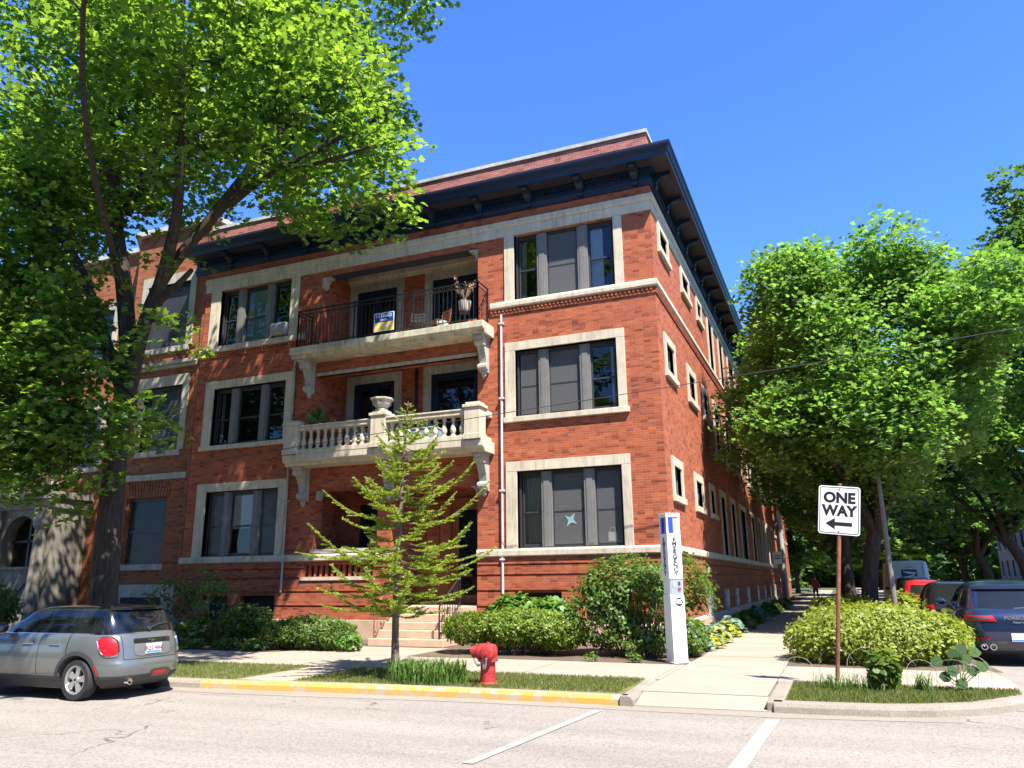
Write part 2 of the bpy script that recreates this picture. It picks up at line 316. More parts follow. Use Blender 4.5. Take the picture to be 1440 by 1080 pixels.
LEAF = {
 'needle': [(0, -0.5), (0.15, -0.1), (0.1, 0.3), (0, 0.5), (-0.1, 0.3), (-0.15, -0.1)],
 'maple': [(0, -0.5), (0.16, -0.32), (0.48, -0.30), (0.34, -0.06), (0.5, 0.16), (0.22, 0.16), (0.0, 0.55), (-0.22, 0.16), (-0.5, 0.16), (-0.34, -0.06), (-0.48, -0.30), (-0.16, -0.32)],
 'oval': [(0, -0.5), (0.26, -0.2), (0.28, 0.12), (0, 0.5), (-0.28, 0.12), (-0.26, -0.2)],
 'tuft': [(0, -0.5), (0.35, -0.3), (0.2, -0.05), (0.5, 0.2), (0.12, 0.18), (0.02, 0.55), (-0.2, 0.2), (-0.48, 0.1), (-0.25, -0.1), (-0.4, -0.35)],
 'narrow': [(0, -0.5), (0.09, 0.0), (0, 0.5), (-0.09, 0.0)],
 'round': [(0, -0.42), (0.25, -0.5), (0.48, -0.2), (0.42, 0.2), (0, 0.5), (-0.42, 0.2), (-0.48, -0.2), (-0.25, -0.5)],
}
def leaf_cloud(name, m, parent, P, Nn, S, shape, D=None, org=None, fold=0.12):
    """many leaf-sized faces; P points, Nn leaf normals, S sizes, D optional direction of the leaf's long axis"""
    P = np.asarray(P, float); Nn = np.asarray(Nn, float); n = len(P); S = np.broadcast_to(np.asarray(S, float), (n,))
    T = np.array(LEAF[shape]); k = len(T)
    Nn = Nn / np.linalg.norm(Nn, axis=1, keepdims=True)
    A = RNG.normal(size=(n, 3)) if D is None else np.asarray(D, float)
    A = A - Nn * np.sum(A * Nn, 1, keepdims=True); A /= (np.linalg.norm(A, axis=1, keepdims=True) + 1e-9)
    B = np.cross(A, Nn)
    o_ = Vector(org) if org is not None else (ORG.get(parent.name, Vector((0, 0, 0))) if parent else Vector((0, 0, 0)))
    P = P - np.array(o_)
    V = P[:, None, :] + (B[:, None, :] * T[None, :, 0:1] + A[:, None, :] * T[None, :, 1:2] - Nn[:, None, :] * (np.abs(T[None, :, 0:1]) * fold * 2 + (T[None, :, 1:2] ** 2) * fold)) * S[:, None, None]
    V = V.reshape(-1, 3); me = bpy.data.meshes.new(name)
    me.vertices.add(n * k); me.vertices.foreach_set('co', V.astype(np.float32).ravel())
    me.loops.add(n * k); me.loops.foreach_set('vertex_index', np.arange(n * k, dtype=np.int32))
    me.polygons.add(n); me.polygons.foreach_set('loop_start', np.arange(0, n * k, k, dtype=np.int32))
    me.materials.append(m); me.update(calc_edges=True); me.validate()
    o = bpy.data.objects.new(name, me); COL.objects.link(o)
    if parent: o.parent = parent
    elif org is not None: o.location = o_
    ORG[o.name] = o_
    return o
def rdir(n):
    d = RNG.normal(size=(n, 3)); return d / np.linalg.norm(d, axis=1, keepdims=True)
# ================================================================== ground
XR, XL, YF, YE = -3.94, -20.36, 20.09, 57.0
def ground():
    g = MB(); g.poly([(-900, -900, -0.19), (900, -900, -0.19), (900, 900, -0.19), (-900, 900, -0.19)]); struct(g.build('ground', M['land']))
    r = MB(); r.poly([(-400, -9, -0.13), (400, -9, -0.13), (400, 11.6, -0.13), (2.8, 13.2, -0.13), (2.0, 12.9, -0.13), (-1, 11.7, -0.13), (-3, 11.7, -0.13), (-10, 11.2, -0.13), (-12, 11.1, -0.13), (-400, 11.1, -0.13)])
    struct(r.build('road', M['road']))
    r = MB(); r.poly([(1.8, 12.6, -0.126), (11.2, 12.6, -0.126), (11.2, 400, -0.126), (1.8, 400, -0.126)]); struct(r.build('side_road', M['road']))
    # curbs ------------------------------------------------------------
    def curb(name, line, w, mats, painted=None, drop=-0.16, top=0.0):
        c = MB(); n = len(line); out = []
        for i, p in enumerate(line):
            a = Vector(line[max(i - 1, 0)]); b = Vector(line[min(i + 1, n - 1)]); d = (b - a).normalized(); nrm = Vector((-d.y, d.x)); out.append((Vector(p), nrm))
        prof = [(0.0, drop), (0.015, top - 0.05), (0.045, top - 0.008), (0.09, top + 0.004), (w, top + 0.004), (w, drop)]
        vs = [(p.x + q.x * o, p.y + q.y * o, z) for p, q in out for o, z in prof]; k = len(prof)
        for i in range(n - 1):
            x = (line[i][0] + line[i + 1][0]) / 2
            for j in range(k - 1):
                mi = 1 if painted and painted[0] < x < painted[1] and j < 3 else 0
                c.add([vs[i * k + j], vs[(i + 1) * k + j], vs[(i + 1) * k + j + 1], vs[i * k + j + 1]], [[0, 1, 2, 3]], mi)
        c.poly(vs[:k]); c.poly(vs[-k:])
        return struct(c.build(name, mats))
    pts = [(-60, 10.8), (-12, 10.8)] + [(-12 + t * 0.4, 10.8 + 0.58 * (1 / (1 + math.exp(-(t * 0.4 - 3.2) * 0.75)))) for t in range(1, 23)]
    pts += [(-3.0, 11.38)]
    curb('curb', pts, 0.22, [M['curb'], M['yellow']], (-10.3, -2.8))
    curb('curb_return', [(-2.88, 11.36), (-2.9, 12.2), (-2.98, 13.5)], 0.2, [M['curb'], M['yellow']], None)
    curb('corner_curb', [(-1.0, 11.44), (-0.3, 11.47), (0.4, 11.56), (0.95, 11.74), (1.45, 12.05), (1.9, 12.5), (2.25, 13.05), (2.38, 13.7), (2.4, 14.1)], 0.24, [M['curb']])
    curb('side_curb', [(2.38, 16.0), (2.22, 17.0), (2.08, 20), (1.9, 36), (1.8, 400)], 0.2, [M['curb']])
    curb('far_curb', [(11.2, 400), (11.2, 14)], 0.2, [M['curb']])
    g = MB(); g.poly([(-60, 10.45, -0.126), (-12, 10.45, -0.126), (-8.8, 10.6, -0.126), (-5, 11.0, -0.126), (-1, 11.05, -0.126), (1.2, 11.4, -0.126), (1.2, 12.0, -0.126), (-1, 11.5, -0.126), (-3, 11.45, -0.126), (-8, 11.1, -0.126), (-12, 10.9, -0.126), (-60, 10.9, -0.126)])
    struct(g.build('gutter', M['curb']))
    # walks ------------------------------------------------------------
    w = MB(); gap = 0.008
    def slabs(x0, x1, y0, y1, nx, ny, mi=0, z=0.0):
        for i in range(nx):
            for j in range(ny):
                xa = x0 + (x1 - x0) * i / nx; xb = x0 + (x1 - x0) * (i + 1) / nx; ya = y0 + (y1 - y0) * j / ny; yb = y0 + (y1 - y0) * (j + 1) / ny
                w.box(xa + gap, xb - gap, ya + gap, yb - gap, -0.15, z + random.uniform(-0.003, 0.003), mi)
    slabs(-61.5, -3.05, 13.5, 15.85, 24, 1)            # along the main street
    slabs(-2.95, -1.12, 12.05, 55.85, 1, 23)           # along the side street
    slabs(-1.12, 2.3, 13.75, 16.1, 2, 1)
    slabs(-3.05, -2.95, 13.5, 15.85, 1, 1)
    slabs(-2.95, -1.12, 58, 120, 1, 30)
    slabs(-9.9, -8.85, 11.3, 13.5, 1, 1)               # carriage walk
    slabs(-11.6, -9.2, 15.85, 18.0, 1, 2)              # entry walk
    w.prism([(-12.9, 15.87), (-11.62, 15.87), (-11.62, 18.0), (-11.9, 18.0)], lambda p, t: (p[0], p[1], t), -0.15, -0.004)
    slabs(13.6, 15.4, 14, 120, 1, 40)
    struct(w.build('sidewalk', [M['walk']]))
    b = MB(); b.poly([(-2.88, 11.42, -0.115), (-1.02, 11.48, -0.115), (-1.02, 12.05, -0.012), (-2.9, 12.05, -0.012)]); b.poly([(-2.88, 11.42, -0.16), (-1.02, 11.48, -0.16), (-1.02, 11.48, -0.115), (-2.88, 11.42, -0.115)])
    struct(b.build('curb_ramp', M['rampc']))
    t = MB(); t.box(1.25, 2.2, 13.9, 15.0, 0.0, 0.008)
    for i in range(9):
        for j in range(10): t.lathe([(0.02, 0.008), (0.012, 0.014)], (1.3 + i * 0.105, 13.95 + j * 0.105, 0), 6)
    struct(t.build('tactile_paving', mat('tactile_pink', (0.52, 0.30, 0.25), 0.85, var=0.2)))
    g = MB()
    g.poly([(-61, 10.95, -0.012), (-12, 10.95, -0.012), (-9.88, 11.1, -0.012), (-9.9, 13.5, -0.012), (-61, 13.5, -0.012)])
    g.poly([(-8.85, 11.25, -0.012), (-3.1, 11.55, -0.012), (-3.15, 13.5, -0.012), (-8.85, 13.5, -0.012)])
    g.poly([(-0.98, 11.6, -0.012), (0.4, 11.75, -0.012), (1.4, 12.2, -0.012), (2.2, 13.1, -0.012), (2.3, 13.75, -0.012), (-0.98, 13.75, -0.012)])
    struct(g.build('grass_strip', M['turf']))
    c = MB(); c.box(-1.1, -0.88, 11.5, 13.74, -0.15, 0.004); struct(c.build('curb_edge', M['curb'], bevel=0.02))
    s = MB()
    s.poly([(-40, 15.85, -0.01), (-2.95, 15.85, -0.01), (-2.95, 20.2, 0.0), (-40, 20.2, 0.06)])
    s.poly([(-3.98, 20.2, 0.0), (-2.95, 20.2, 0.0), (-2.95, 120, 0.0), (-3.98, 120, 0.0)])
    s.poly([(-1.12, 16.1, 0.0), (2.42, 16.1, 0.0), (2.2, 20, 0.0), (2.0, 36, 0.0), (1.9, 120, 0.0), (-1.12, 120, 0.0)])
    s.poly([(11.4, 14, -0.0), (13.6, 14, -0.0), (13.6, 120, 0), (11.4, 120, 0)])
    struct(s.build('planting_bed', M['soil']))
    # painted lines
    m = MB()
    m.poly([(-3.32, 10.90, -0.122), (-3.20, 10.88, -0.122), (-3.51, 7.4, -0.122), (-3.63, 7.4, -0.122)])
    m.poly([(-1.05, 10.92, -0.122), (-0.89, 10.93, -0.122), (-1.03, 7.4, -0.122), (-1.20, 7.4, -0.122)])
    struct(m.build('road_marking', M['stripe']))
ground()

def blades(name, regions, n, h, m, label, cat):
    P = []; 
    for (poly, cnt) in regions:
        xs = [p[0] for p in poly]; ys = [p[1] for p in poly]; k = 0
        while k < cnt:
            x = random.uniform(min(xs), max(xs)); y = random.uniform(min(ys), max(ys)); ins = False
            for i in range(len(poly)):
                (xa, ya), (xb, yb) = poly[i], poly[i - 1]
                if (ya > y) != (yb > y) and x < (xb - xa) * (y - ya) / (yb - ya) + xa: ins = not ins
            if ins: P.append((x, y)); k += 1
    P = np.array(P); n = len(P)
    S = h * RNG.uniform(0.6, 1.4, n); D = np.stack([RNG.normal(0, 0.45, n), RNG.normal(0, 0.45, n), np.ones(n)], 1)
    Nn = np.stack([RNG.normal(size=n), RNG.normal(size=n), RNG.normal(0, 0.1, n)], 1)
    Q = np.stack([P[:, 0], P[:, 1], -0.012 + S * 0.42], 1)
    o = leaf_cloud(name, m, None, Q, Nn, S, 'narrow', D, org=(0, 0, 0)); return stuff(o, label, cat)
blades('grass', [([(-8.8, 11.45), (-3.2, 11.7), (-3.2, 13.45), (-8.8, 13.45)], 15000), ([(-14, 11.1), (-9.95, 11.15), (-9.95, 13.45), (-14, 13.45)], 7000),
                 ([(-0.85, 11.72), (0.5, 11.85), (1.4, 12.25), (2.15, 13.2), (2.2, 13.7), (-0.85, 13.7)], 11000)], 0, 0.058, M['grass'], 'mown green grass in the strips between curb and sidewalk', 'grass')

# ================================================================== building helpers
def wall_holes(mb, axis, plane, u0, u1, z0, z1, holes, depth, mi=0):
    """wall sheet with rectangular openings and their reveals; axis 'x' = front (faces -y), 'y' = side (faces +x)"""
    us = sorted({u0, u1} | {min(max(h[i], u0), u1) for h in holes for i in (0, 1)}); zs = sorted({z0, z1} | {min(max(h[i], z0), z1) for h in holes for i in (2, 3)})
    P = (lambda u, z, d=0.0: (u, plane + d, z)) if axis == 'x' else (lambda u, z, d=0.0: (plane - d, u, z))
    for a, b in zip(us, us[1:]):
        for c, d in zip(zs, zs[1:]):
            um, zm = (a + b) / 2, (c + d) / 2
            if any(h[0] < um < h[1] and h[2] < zm < h[3] for h in holes): continue
            mb.poly([P(a, c), P(b, c), P(b, d), P(a, d)], mi)
    for h in holes:
        a, b, c, d = h[:4]; dp = h[4] if len(h) > 4 else depth
        for q in ([(a, c), (b, c)], [(b, c), (b, d)], [(b, d), (a, d)], [(a, d), (a, c)]):
            mb.poly([P(*q[0]), P(*q[1]), P(*q[1], dp), P(*q[0], dp)], mi)
def sweep_L(mb, prof, mis=0, x0=XL, xr=XR, yf=YF, ye=YE, closed=True):
    """run a moulding profile [(out, z)] along the front and round the corner down the side"""
    k = len(prof); A = [(x0, yf - p, z) for p, z in prof]; B = [(xr + p, yf - p, z) for p, z in prof]; Cc = [(xr + p, ye, z) for p, z in prof]
    for j in range(k if closed else k - 1):
        j2 = (j + 1) % k; mi = mis[j] if isinstance(mis, list) else mis
        mb.poly([A[j], B[j], B[j2], A[j2]], mi); mb.poly([B[j], Cc[j], Cc[j2], B[j2]], mi)
    mb.poly(A); mb.poly(Cc)
def crenel(mb, a, n, pitch, w, z0, zm, z1, fn, t0, t1):
    pts = [(a, z1)]
    for i in range(n): u = a + i * pitch; pts += [(u, z0), (u + w, z0), (u + w, zm), (u + pitch, zm)] if i else [(u, z0), (u + w, z0), (u + w, zm), (u + pitch, zm)]
    pts.append((a + n * pitch, z1)); mb.prism(pts, fn, t0, t1)
def rect_prof(p0, p1, z0, z1): return [(p0, z0), (p1, z0), (p1, z1), (p0, z1)]

bld = thing('apartment_building', 'three storey red brick corner apartment building with navy cornice and stone balconies', 'building', (XR, YF, 0))
YB = 21.65   # back wall of the balcony recess
W = {'r1': (-8.16, -5.12, 2.48, 4.62), 'r2': (-8.18, -5.12, 6.20, 8.20), 'r3': (-8.18, -5.06, 9.78, 11.90),
     'l1': (-19.52, -16.50, 2.48, 4.62), 'l2': (-19.57, -16.47, 6.20, 8.22), 'l3': (-19.62, -16.50, 9.78, 11.90)}
SIDE = []   # (y0,y1,z0,z1) outer stone edge
for (a, b) in ((20.85, 22.45), (24.45, 26.15), (27.55, 28.85)):
    SIDE += [(a, b, 3.66, 4.90), (a, b, 7.16, 8.46), (a, b, 10.92, 12.0)]
for (a, b) in ((30.1, 31.75), (33.2, 34.85), (36.3, 38.9), (41.3, 43.2), (44.8, 46.3), (47.6, 48.8), (49.8, 51.4), (53.4, 55.2)):
    SIDE += [(a, b, 2.48, 4.93), (a, b, 6.22, 8.48), (a, b, 9.78, 11.9)]
def side_open(s):
    t = 0.26 if s[1] - s[0] > 1.4 else 0.2
    return (s[0] + t, s[1] - t, s[2] + (0.02 if s[2] in (2.48, 9.78) else 0.2), s[3] - (0.24 if s[3] != 11.9 else 0.02))
def walls():
    m = MB()
    fh = [v for v in W.values()] + [(-15.25, -9.4, 9.0, 11.72, 0.4), (-15.25, -9.4, 5.5, 8.2, 0.4), (-15.05, -12.74, 2.62, 4.42, 0.4), (-12.24, -9.4, 0.4, 4.3, 0.4), (-15.3, -12.8, 1.80, 2.14, 0.3)]
    bas = [(-19.3, -18.2, 0.45, 1.24, 0.25), (-17.75, -16.35, 0.45, 1.24, 0.25), (-8.25, -6.9, 0.45, 1.30, 0.25), (-6.3, -5.1, 0.45, 1.30, 0.25)]
    wall_holes(m, 'x', YF, XL, XR, 0.0, 12.7, fh + bas, 0.2)
    wall_holes(m, 'y', XR, YF, YE, 0.0, 12.7, [(*side_open(s), 0.16) for s in SIDE], 0.16)
    # recess walls, floors and ceilings
    for z0, z1 in ((9.0, 12.6), (5.5, 8.7), (0.2, 4.9)):
        m.poly([(-15.25, YF + 0.4, z0), (-15.25, YB, z0), (-15.25, YB, z1), (-15.25, YF + 0.4, z1)]); m.poly([(-9.4, YF + 0.4, z0), (-9.4, YB, z0), (-9.4, YB, z1), (-9.4, YF + 0.4, z1)])
    D = [(-14.85, -13.22, 9.0, 11.6), (-11.82, -10.1, 9.0, 11.6), (-14.82, -13.22, 5.5, 8.22), (-11.81, -10.1, 6.2, 8.26), (-14.4, -13.0, 1.6, 4.1), (-11.0, -9.75, 0.97, 4.0)]
    wall_holes(m, 'x', YB, -15.25, -9.4, 0.2, 12.6, D, 0.15)
    m.box(-12.5, -12.3, YF + 0.4, YB, 0.4, 4.8)
    # far end and back
    m.poly([(XR, YE, 0), (XL, YE, 0), (XL, YE, 13.5), (XR, YE, 13.5)]); m.poly([(XL, YF, 0), (XL, YE, 0), (XL, YE, 13.5), (XL, YF, 13.5)])
    m.build('brick_wall', M['brick'], bld, recalc=False)
    c = MB()
    c.box(-15.24, -9.41, YF + 0.41, YB - 0.01, 12.35, 12.45); c.build('porch_ceiling', M['ceil'], bld); c = MB(); c.box(-15.24, -9.41, YF + 0.012, YF + 0.42, 11.695, 11.718); c.build('beam_shade_strip', M['ceil'], bld)  # strip under the beam is added, its dark colour stands for shade
    for z in (8.55, 4.75): c = MB(); c.box(-15.24, -9.41, YF + 0.41, YB - 0.01, z, z + 0.1); c.build('porch_ceiling', M['ceil'], bld)
    c = MB()
    for z in (12.02,): c.box(-15.2, -9.45, YB - 0.16, YB - 0.01, z, z + 0.28)
    c.build('porch_cornice', M['stone'], bld); c = MB(); c.box(-15.2, -9.45, YB - 0.036, YB - 0.004, 11.905, 12.018); c.build('porch_frieze', M['stone'], bld)
    f = MB(); f.box(-15.24, -9.41, YF - 0.1, YB + 0.3, 8.75, 8.99); f.box(-15.24, -9.41, YF - 0.1, YB + 0.3, 5.24, 5.49); f.box(-15.24, -12.5, YF + 0.02, YB + 0.3, 1.3, 1.58)
    f.build('porch_floor', M['gstone'], bld)
    # rusticated base: bands of brick with shadow gaps
    r = MB()
    def band(z0, z1, p):
        segs = [(XL, -15.35), (-12.78, -12.24), (-9.38, XR + p)] if z1 > 1.78 else [(XL, -12.3), (-9.38, XR + p)]
        cut = [b for b in bas if z0 < b[3] - 0.03]
        for a, b in segs:
            xs = [a] + [v for q in cut if a < q[0] < b for v in (q[0], q[1])] + [b]
            for i in range(0, len(xs), 2): r.box(xs[i], xs[i + 1], YF - p, YF - 0.002, z0, z1)
        r.box(XR + 0.002, XR + p, YF - p + 0.004, YE, z0, z1)
    for z0, z1 in ((0.56, 0.90), (0.955, 1.32), (1.375, 1.74), (1.795, 2.02), (2.07, 2.26)): band(z0, z1, 0.055)
    r.build('rusticated_base', M['brick'], bld)
    b = MB(); sweep_L(b, [(0.0, 0.0), (0.13, 0.0), (0.13, 0.48), (0.07, 0.56), (0.0, 0.56)], x0=-9.38)
    b2 = [(XL, -19.3), (-18.2, -17.75), (-16.35, -11.63)]
    for a, c_ in b2: b.box(a, c_, YF - 0.13, YF - 0.003, 0, 0.55)
    b.build('stone_base', M['pstone'], bld, bevel=0.012)
    for x0, x1, z0, z1, _ in bas: w = MB(); w.box(x0 + 0.01, x1 - 0.01, YF + 0.2, YF + 0.24, z0, z1); w.build('basement_window', M['dkgrey'], bld)
    for k, y in enumerate((25.2, 29.2, 32.1, 36.2, 40.6, 44.5, 48.2, 52)):
        g = MB(); g.box(XR + 0.02, XR + 0.12, y, y + 0.75, 0.25, 1.25); g.build('glass_block_window', mat('glass_block', (0.30, 0.34, 0.33), 0.25, var=0.45, scale=7, spec=0.6) if k == 0 else bpy.data.materials['glass_block'], bld)
    # stone belts
    s = MB()
    def belt(z0, z1, p, skip=True):
        pr = [(0.0, z0), (p - 0.03, z0), (p, z0 + 0.03), (p, z1 - 0.05), (p - 0.035, z1), (0.0, z1)]
        sweep_L(s, pr, x0=-9.38)
        for a, b in ((XL, -12.24),): s.prism(pr, lambda q, t: (t, YF - q[0], q[1]), a, b)
    belt(2.265, 2.475, 0.12)
    s.box(-15.1, -12.76, YF - 0.07, YF + 0.3, 2.50, 2.62); s.box(-15.42, -12.72, YF - 0.09, YF - 0.004, 1.69, 1.795)
    s.build('stone_belt', M['stone'], bld)
    s = MB(); pr = [(0.0, 9.56), (0.06, 9.56), (0.10, 9.60), (0.10, 9.70), (0.07, 9.775), (0.0, 9.775)]
    sweep_L(s, pr, x0=-8.95); s.prism(pr, lambda q, t: (t, YF - q[0], q[1]), XL, -15.8); s.build('stone_belt', M['stone'], bld)
    d = MB()   # brick dentil course under the upper belt
    def dent(a, b):
        n = int((b - a) / 0.125)
        crenel(d, a, n, 0.125, 0.07, 9.453, 9.53, 9.557, lambda q, t: (q[0], YF - t, q[1]), 0.002, 0.06); d.build('brick_dentil_course', M['brick'], bld); d.__init__()
        d.box(a, b, YF - 0.035, YF - 0.002, 9.38, 9.45); d.build('brick_course', M['brick'], bld); d.__init__()
    dent(XL, -15.8); dent(-8.95, XR)
    crenel(d, YF, 295, 0.125, 0.07, 9.453, 9.53, 9.557, lambda q, t: (XR + t, q[0], q[1]), 0.002, 0.06); d.build('brick_dentil_course', M['brick'], bld); d = MB()
    d.box(XR + 0.002, XR + 0.035, YF - 0.035, YE, 9.38, 9.45)
    d.build('brick_course', M['brick'], bld)
    l = MB(); sweep_L(l, rect_prof(0.0, 0.03, 11.905, 12.2))
    l.build('stone_lintel', M['stone'], bld)
    l = MB(); sweep_L(l, [(0.0, 12.203), (0.05, 12.203), (0.085, 12.26), (0.085, 12.40), (0.0, 12.44)]); l.build('lintel_moulding', M['stone'], bld)
    for i, x in enumerate((-5.9, -6.9, -8.1, -9.35, -10.6, -11.9, -13.1, -14.4, -15.5, -16.6, -17.9, -19.1)): j = MB(); j.box(x, x + 0.012, YF - 0.032, YF - 0.0302, 11.91, 12.2); j.build('lintel_joint', M['gstone'], bld)
walls()

def cornice():
    # brick between lintel and cornice belongs to the wall; cornice body
    prof = [(0, 12.68), (0.06, 12.68), (0.06, 12.77), (0.11, 12.80), (0.11, 12.85), (0.05, 12.88), (0.05, 13.10), (0.15, 13.10), (0.15, 13.20),
            (0.64, 13.20), (0.64, 13.16), (0.68, 13.16), (0.68, 13.28), (0.715, 13.31), (0.76, 13.42), (0.80, 13.47), (0.80, 13.54), (0.0, 13.62)]
    mis = [0] * len(prof); mis[8] = 1
    c = MB(); sweep_L(c, prof, mis, x0=XL - 0.55, ye=YE + 0.6); cn = c.build('cornice', [M['navy'], M['soffit']], bld)
    ORG[cn.name] = ORG[bld.name]
    d = MB()
    crenel(d, XL - 0.4, 118, 0.14, 0.075, 13.02, 13.08, 13.098, lambda q, t: (q[0], YF - t, q[1]), 0.052, 0.11); d.build('dentil_row', M['navy'], cn); d = MB()
    crenel(d, YF - 0.05, 260, 0.14, 0.075, 13.02, 13.08, 13.098, lambda q, t: (XR + t, q[0], q[1]), 0.052, 0.11)
    d.build('dentil_row', M['navy'], cn)
    br = [(0.052, 12.72), (0.13, 12.72), (0.17, 12.80), (0.15, 12.88), (0.19, 12.97), (0.30, 13.05), (0.50, 13.08), (0.56, 13.12), (0.56, 13.195), (0.052, 13.195)]
    for i in range(10):
        x = -4.32 - i * 1.66; m = MB(); m.prism(br, lambda q, t: (t, YF - q[0], q[1]), x - 0.085, x + 0.085); m.prism([(0.052, 12.95), (0.40, 13.13), (0.60, 13.13), (0.60, 13.198), (0.052, 13.198)], lambda q, t: (t, YF - q[0], q[1]), x - 0.12, x + 0.12)
        m.build('bracket', M['navy'], cn)
    for i in range(22):
        y = 20.5 + i * 1.66; m = MB(); m.prism(br, lambda q, t: (XR + q[0], t, q[1]), y - 0.085, y + 0.085); m.build('bracket', M['navy'], cn)
    p = MB(); sweep_L(p, rect_prof(-0.32, -0.02, 13.58, 14.42), ye=YE); p.build('parapet', M['pbrick'], bld)
    k = MB(); sweep_L(k, [(-0.36, 14.42), (0.03, 14.42), (0.03, 14.53), (-0.16, 14.57), (-0.36, 14.53)], x0=XL - 0.03); k.build('parapet_coping', M['coping'], bld)
    r = MB(); r.poly([(XL, YF, 13.6), (XR, YF, 13.6), (XR, YE, 13.6), (XL, YE, 13.6)]); r.build('roof', M['plastic'], bld)
cornice()

def prect(mb, P, u0, u1, z0, z1, d0, d1, mi=0):
    a = P(u0, z0, d0); b = P(u1, z1, d1)
    mb.box(min(a[0], b[0]), max(a[0], b[0]), min(a[1], b[1]), max(a[1], b[1]), z0, z1, mi)
def sash(mb, P, u0, u1, z0, z1, mid, d, t=0.05):
    prect(mb, P, u0, u0 + t, z0, z1, d, d + 0.05, 1); prect(mb, P, u1 - t, u1, z0, z1, d, d + 0.05, 1)
    prect(mb, P, u0 + t, u1 - t, z0, z0 + t * 1.3, d, d + 0.05, 1); prect(mb, P, u0 + t, u1 - t, z1 - t, z1, d, d + 0.05, 1)
    prect(mb, P, u0 + t, u1 - t, mid - 0.025, mid + 0.025, d - 0.01, d + 0.04, 1)
def glaze(P, u0, u1, z0, z1, mid, d):
    g = MB(); k = random.uniform(-0.006, 0.006)
    g.poly([P(u0, z0, d), P(u1, z0, d + k), P(u1, mid, d + k), P(u0, mid, d)]); g.poly([P(u0, mid, d + 0.015), P(u1, mid, d + 0.015 - k), P(u1, z1, d + 0.015 - k), P(u0, z1, d + 0.015)])
    return g
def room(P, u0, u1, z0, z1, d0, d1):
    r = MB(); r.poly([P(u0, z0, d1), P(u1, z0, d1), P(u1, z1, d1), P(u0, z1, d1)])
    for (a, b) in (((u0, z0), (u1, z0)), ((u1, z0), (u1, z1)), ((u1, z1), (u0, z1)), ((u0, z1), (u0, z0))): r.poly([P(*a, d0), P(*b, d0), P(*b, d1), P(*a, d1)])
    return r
def tri_window(key, sur, screens, curtains, blinds=()):
    u0, u1, z0, z1 = W[key]; P = lambda u, z, d=0.0: (u, YF + d, z); w = u1 - u0
    f = MB(); d = 0.17
    prect(f, P, u0, u0 + 0.06, z0, z1, d - 0.03, d + 0.1, 1); prect(f, P, u1 - 0.06, u1, z0, z1, d - 0.03, d + 0.1, 1); prect(f, P, u0 + 0.06, u1 - 0.06, z1 - 0.09, z1, d - 0.02, d + 0.1, 1); prect(f, P, u0 + 0.06, u1 - 0.06, z0, z0 + 0.05, d - 0.04, d + 0.1, 1)
    cs = [0.02, 0.225, 0.325, 0.635, 0.735, 0.98]; ws = [(u0 + w * cs[0], u0 + w * cs[1]), (u0 + w * cs[2], u0 + w * cs[3]), (u0 + w * cs[4], u0 + w * cs[5])]
    for a, b in ((cs[1], cs[2]), (cs[3], cs[4])):
        prect(f, P, u0 + w * a, u0 + w * b, z0 + 0.03, z1 - 0.02, 0.09, 0.24, 0); prect(f, P, u0 + w * (a + 0.022), u0 + w * (b - 0.022), z0 + 0.03, z1 - 0.03, 0.07, 0.09, 0)
    mid = z0 + (z1 - z0) * 0.46
    for i, (a, b) in enumerate(ws): sash(f, P, a + (0.03 if i == 0 else 0), b - (0.03 if i == 2 else 0), z0 + 0.05, z1 - 0.09, mid, d + 0.01)
    wn = f.build('window', [M['taupe'], M['sash']], bld, bevel=0.006); ORG[wn.name] = ORG[bld.name]
    for i, (a, b) in enumerate(ws):
        glaze(P, a + 0.04, b - 0.04, z0 + 0.1, z1 - 0.13, mid, d + 0.035).build('pane', M['glass'], wn, recalc=False)
        if i in screens:
            s = MB(); top = z1 - 0.12 if screens[i] == 'full' else mid
            s.poly([P(a + 0.045, z0 + 0.1, d + 0.008), P(b - 0.045, z0 + 0.1, d + 0.008), P(b - 0.045, top, d + 0.008), P(a + 0.045, top, d + 0.008)]); s.build('insect_or_dimming_screen', M['screen'], wn, recalc=False)
        if i in curtains:
            c = MB(); k, fr, mm = curtains[i]; ua, ub = (a + 0.05, a + (b - a) * fr) if k == 'l' else (b - (b - a) * fr, b - 0.05); n = 14
            xs = [ua + (ub - ua) * q / n for q in range(n + 1)]
            for q in range(n): c.poly([P(xs[q], z0 + 0.12, d + 0.14 + 0.03 * (q % 2)), P(xs[q + 1], z0 + 0.12, d + 0.14 + 0.03 * ((q + 1) % 2)), P(xs[q + 1], z1 - 0.14, d + 0.14 + 0.03 * ((q + 1) % 2)), P(xs[q], z1 - 0.14, d + 0.14 + 0.03 * (q % 2))])
            c.build('curtain', M[mm], wn, recalc=False)
        if i in blinds:
            c = MB(); c.box(a + 0.06, b - 0.06, YF + d + 0.055, YF + d + 0.065, z0 + (z1 - z0) * blinds[i], z1 - 0.14); c.build('blind', M['blind'], wn)
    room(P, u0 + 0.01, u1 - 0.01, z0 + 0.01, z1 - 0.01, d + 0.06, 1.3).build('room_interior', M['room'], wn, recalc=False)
    ox0, ox1, oz, sz = sur; s = MB()
    zt = z1 if key[1] == '3' else oz
    s.box(ox0, u0, YF - 0.045, YF + 0.17, z0 + 0.002, z1 - 0.002); s.build('stone_jamb', M['stone'], wn, bevel=0.008); s = MB(); s.box(u1, ox1, YF - 0.045, YF + 0.17, z0 + 0.002, z1 - 0.002); s.build('stone_jamb', M['stone'], wn, bevel=0.008)
    if key[1] != '3': s = MB(); s.box(ox0, ox1, YF - 0.047, YF + 0.17, z1, oz); s.build('stone_head', M['stone'], wn, bevel=0.008)
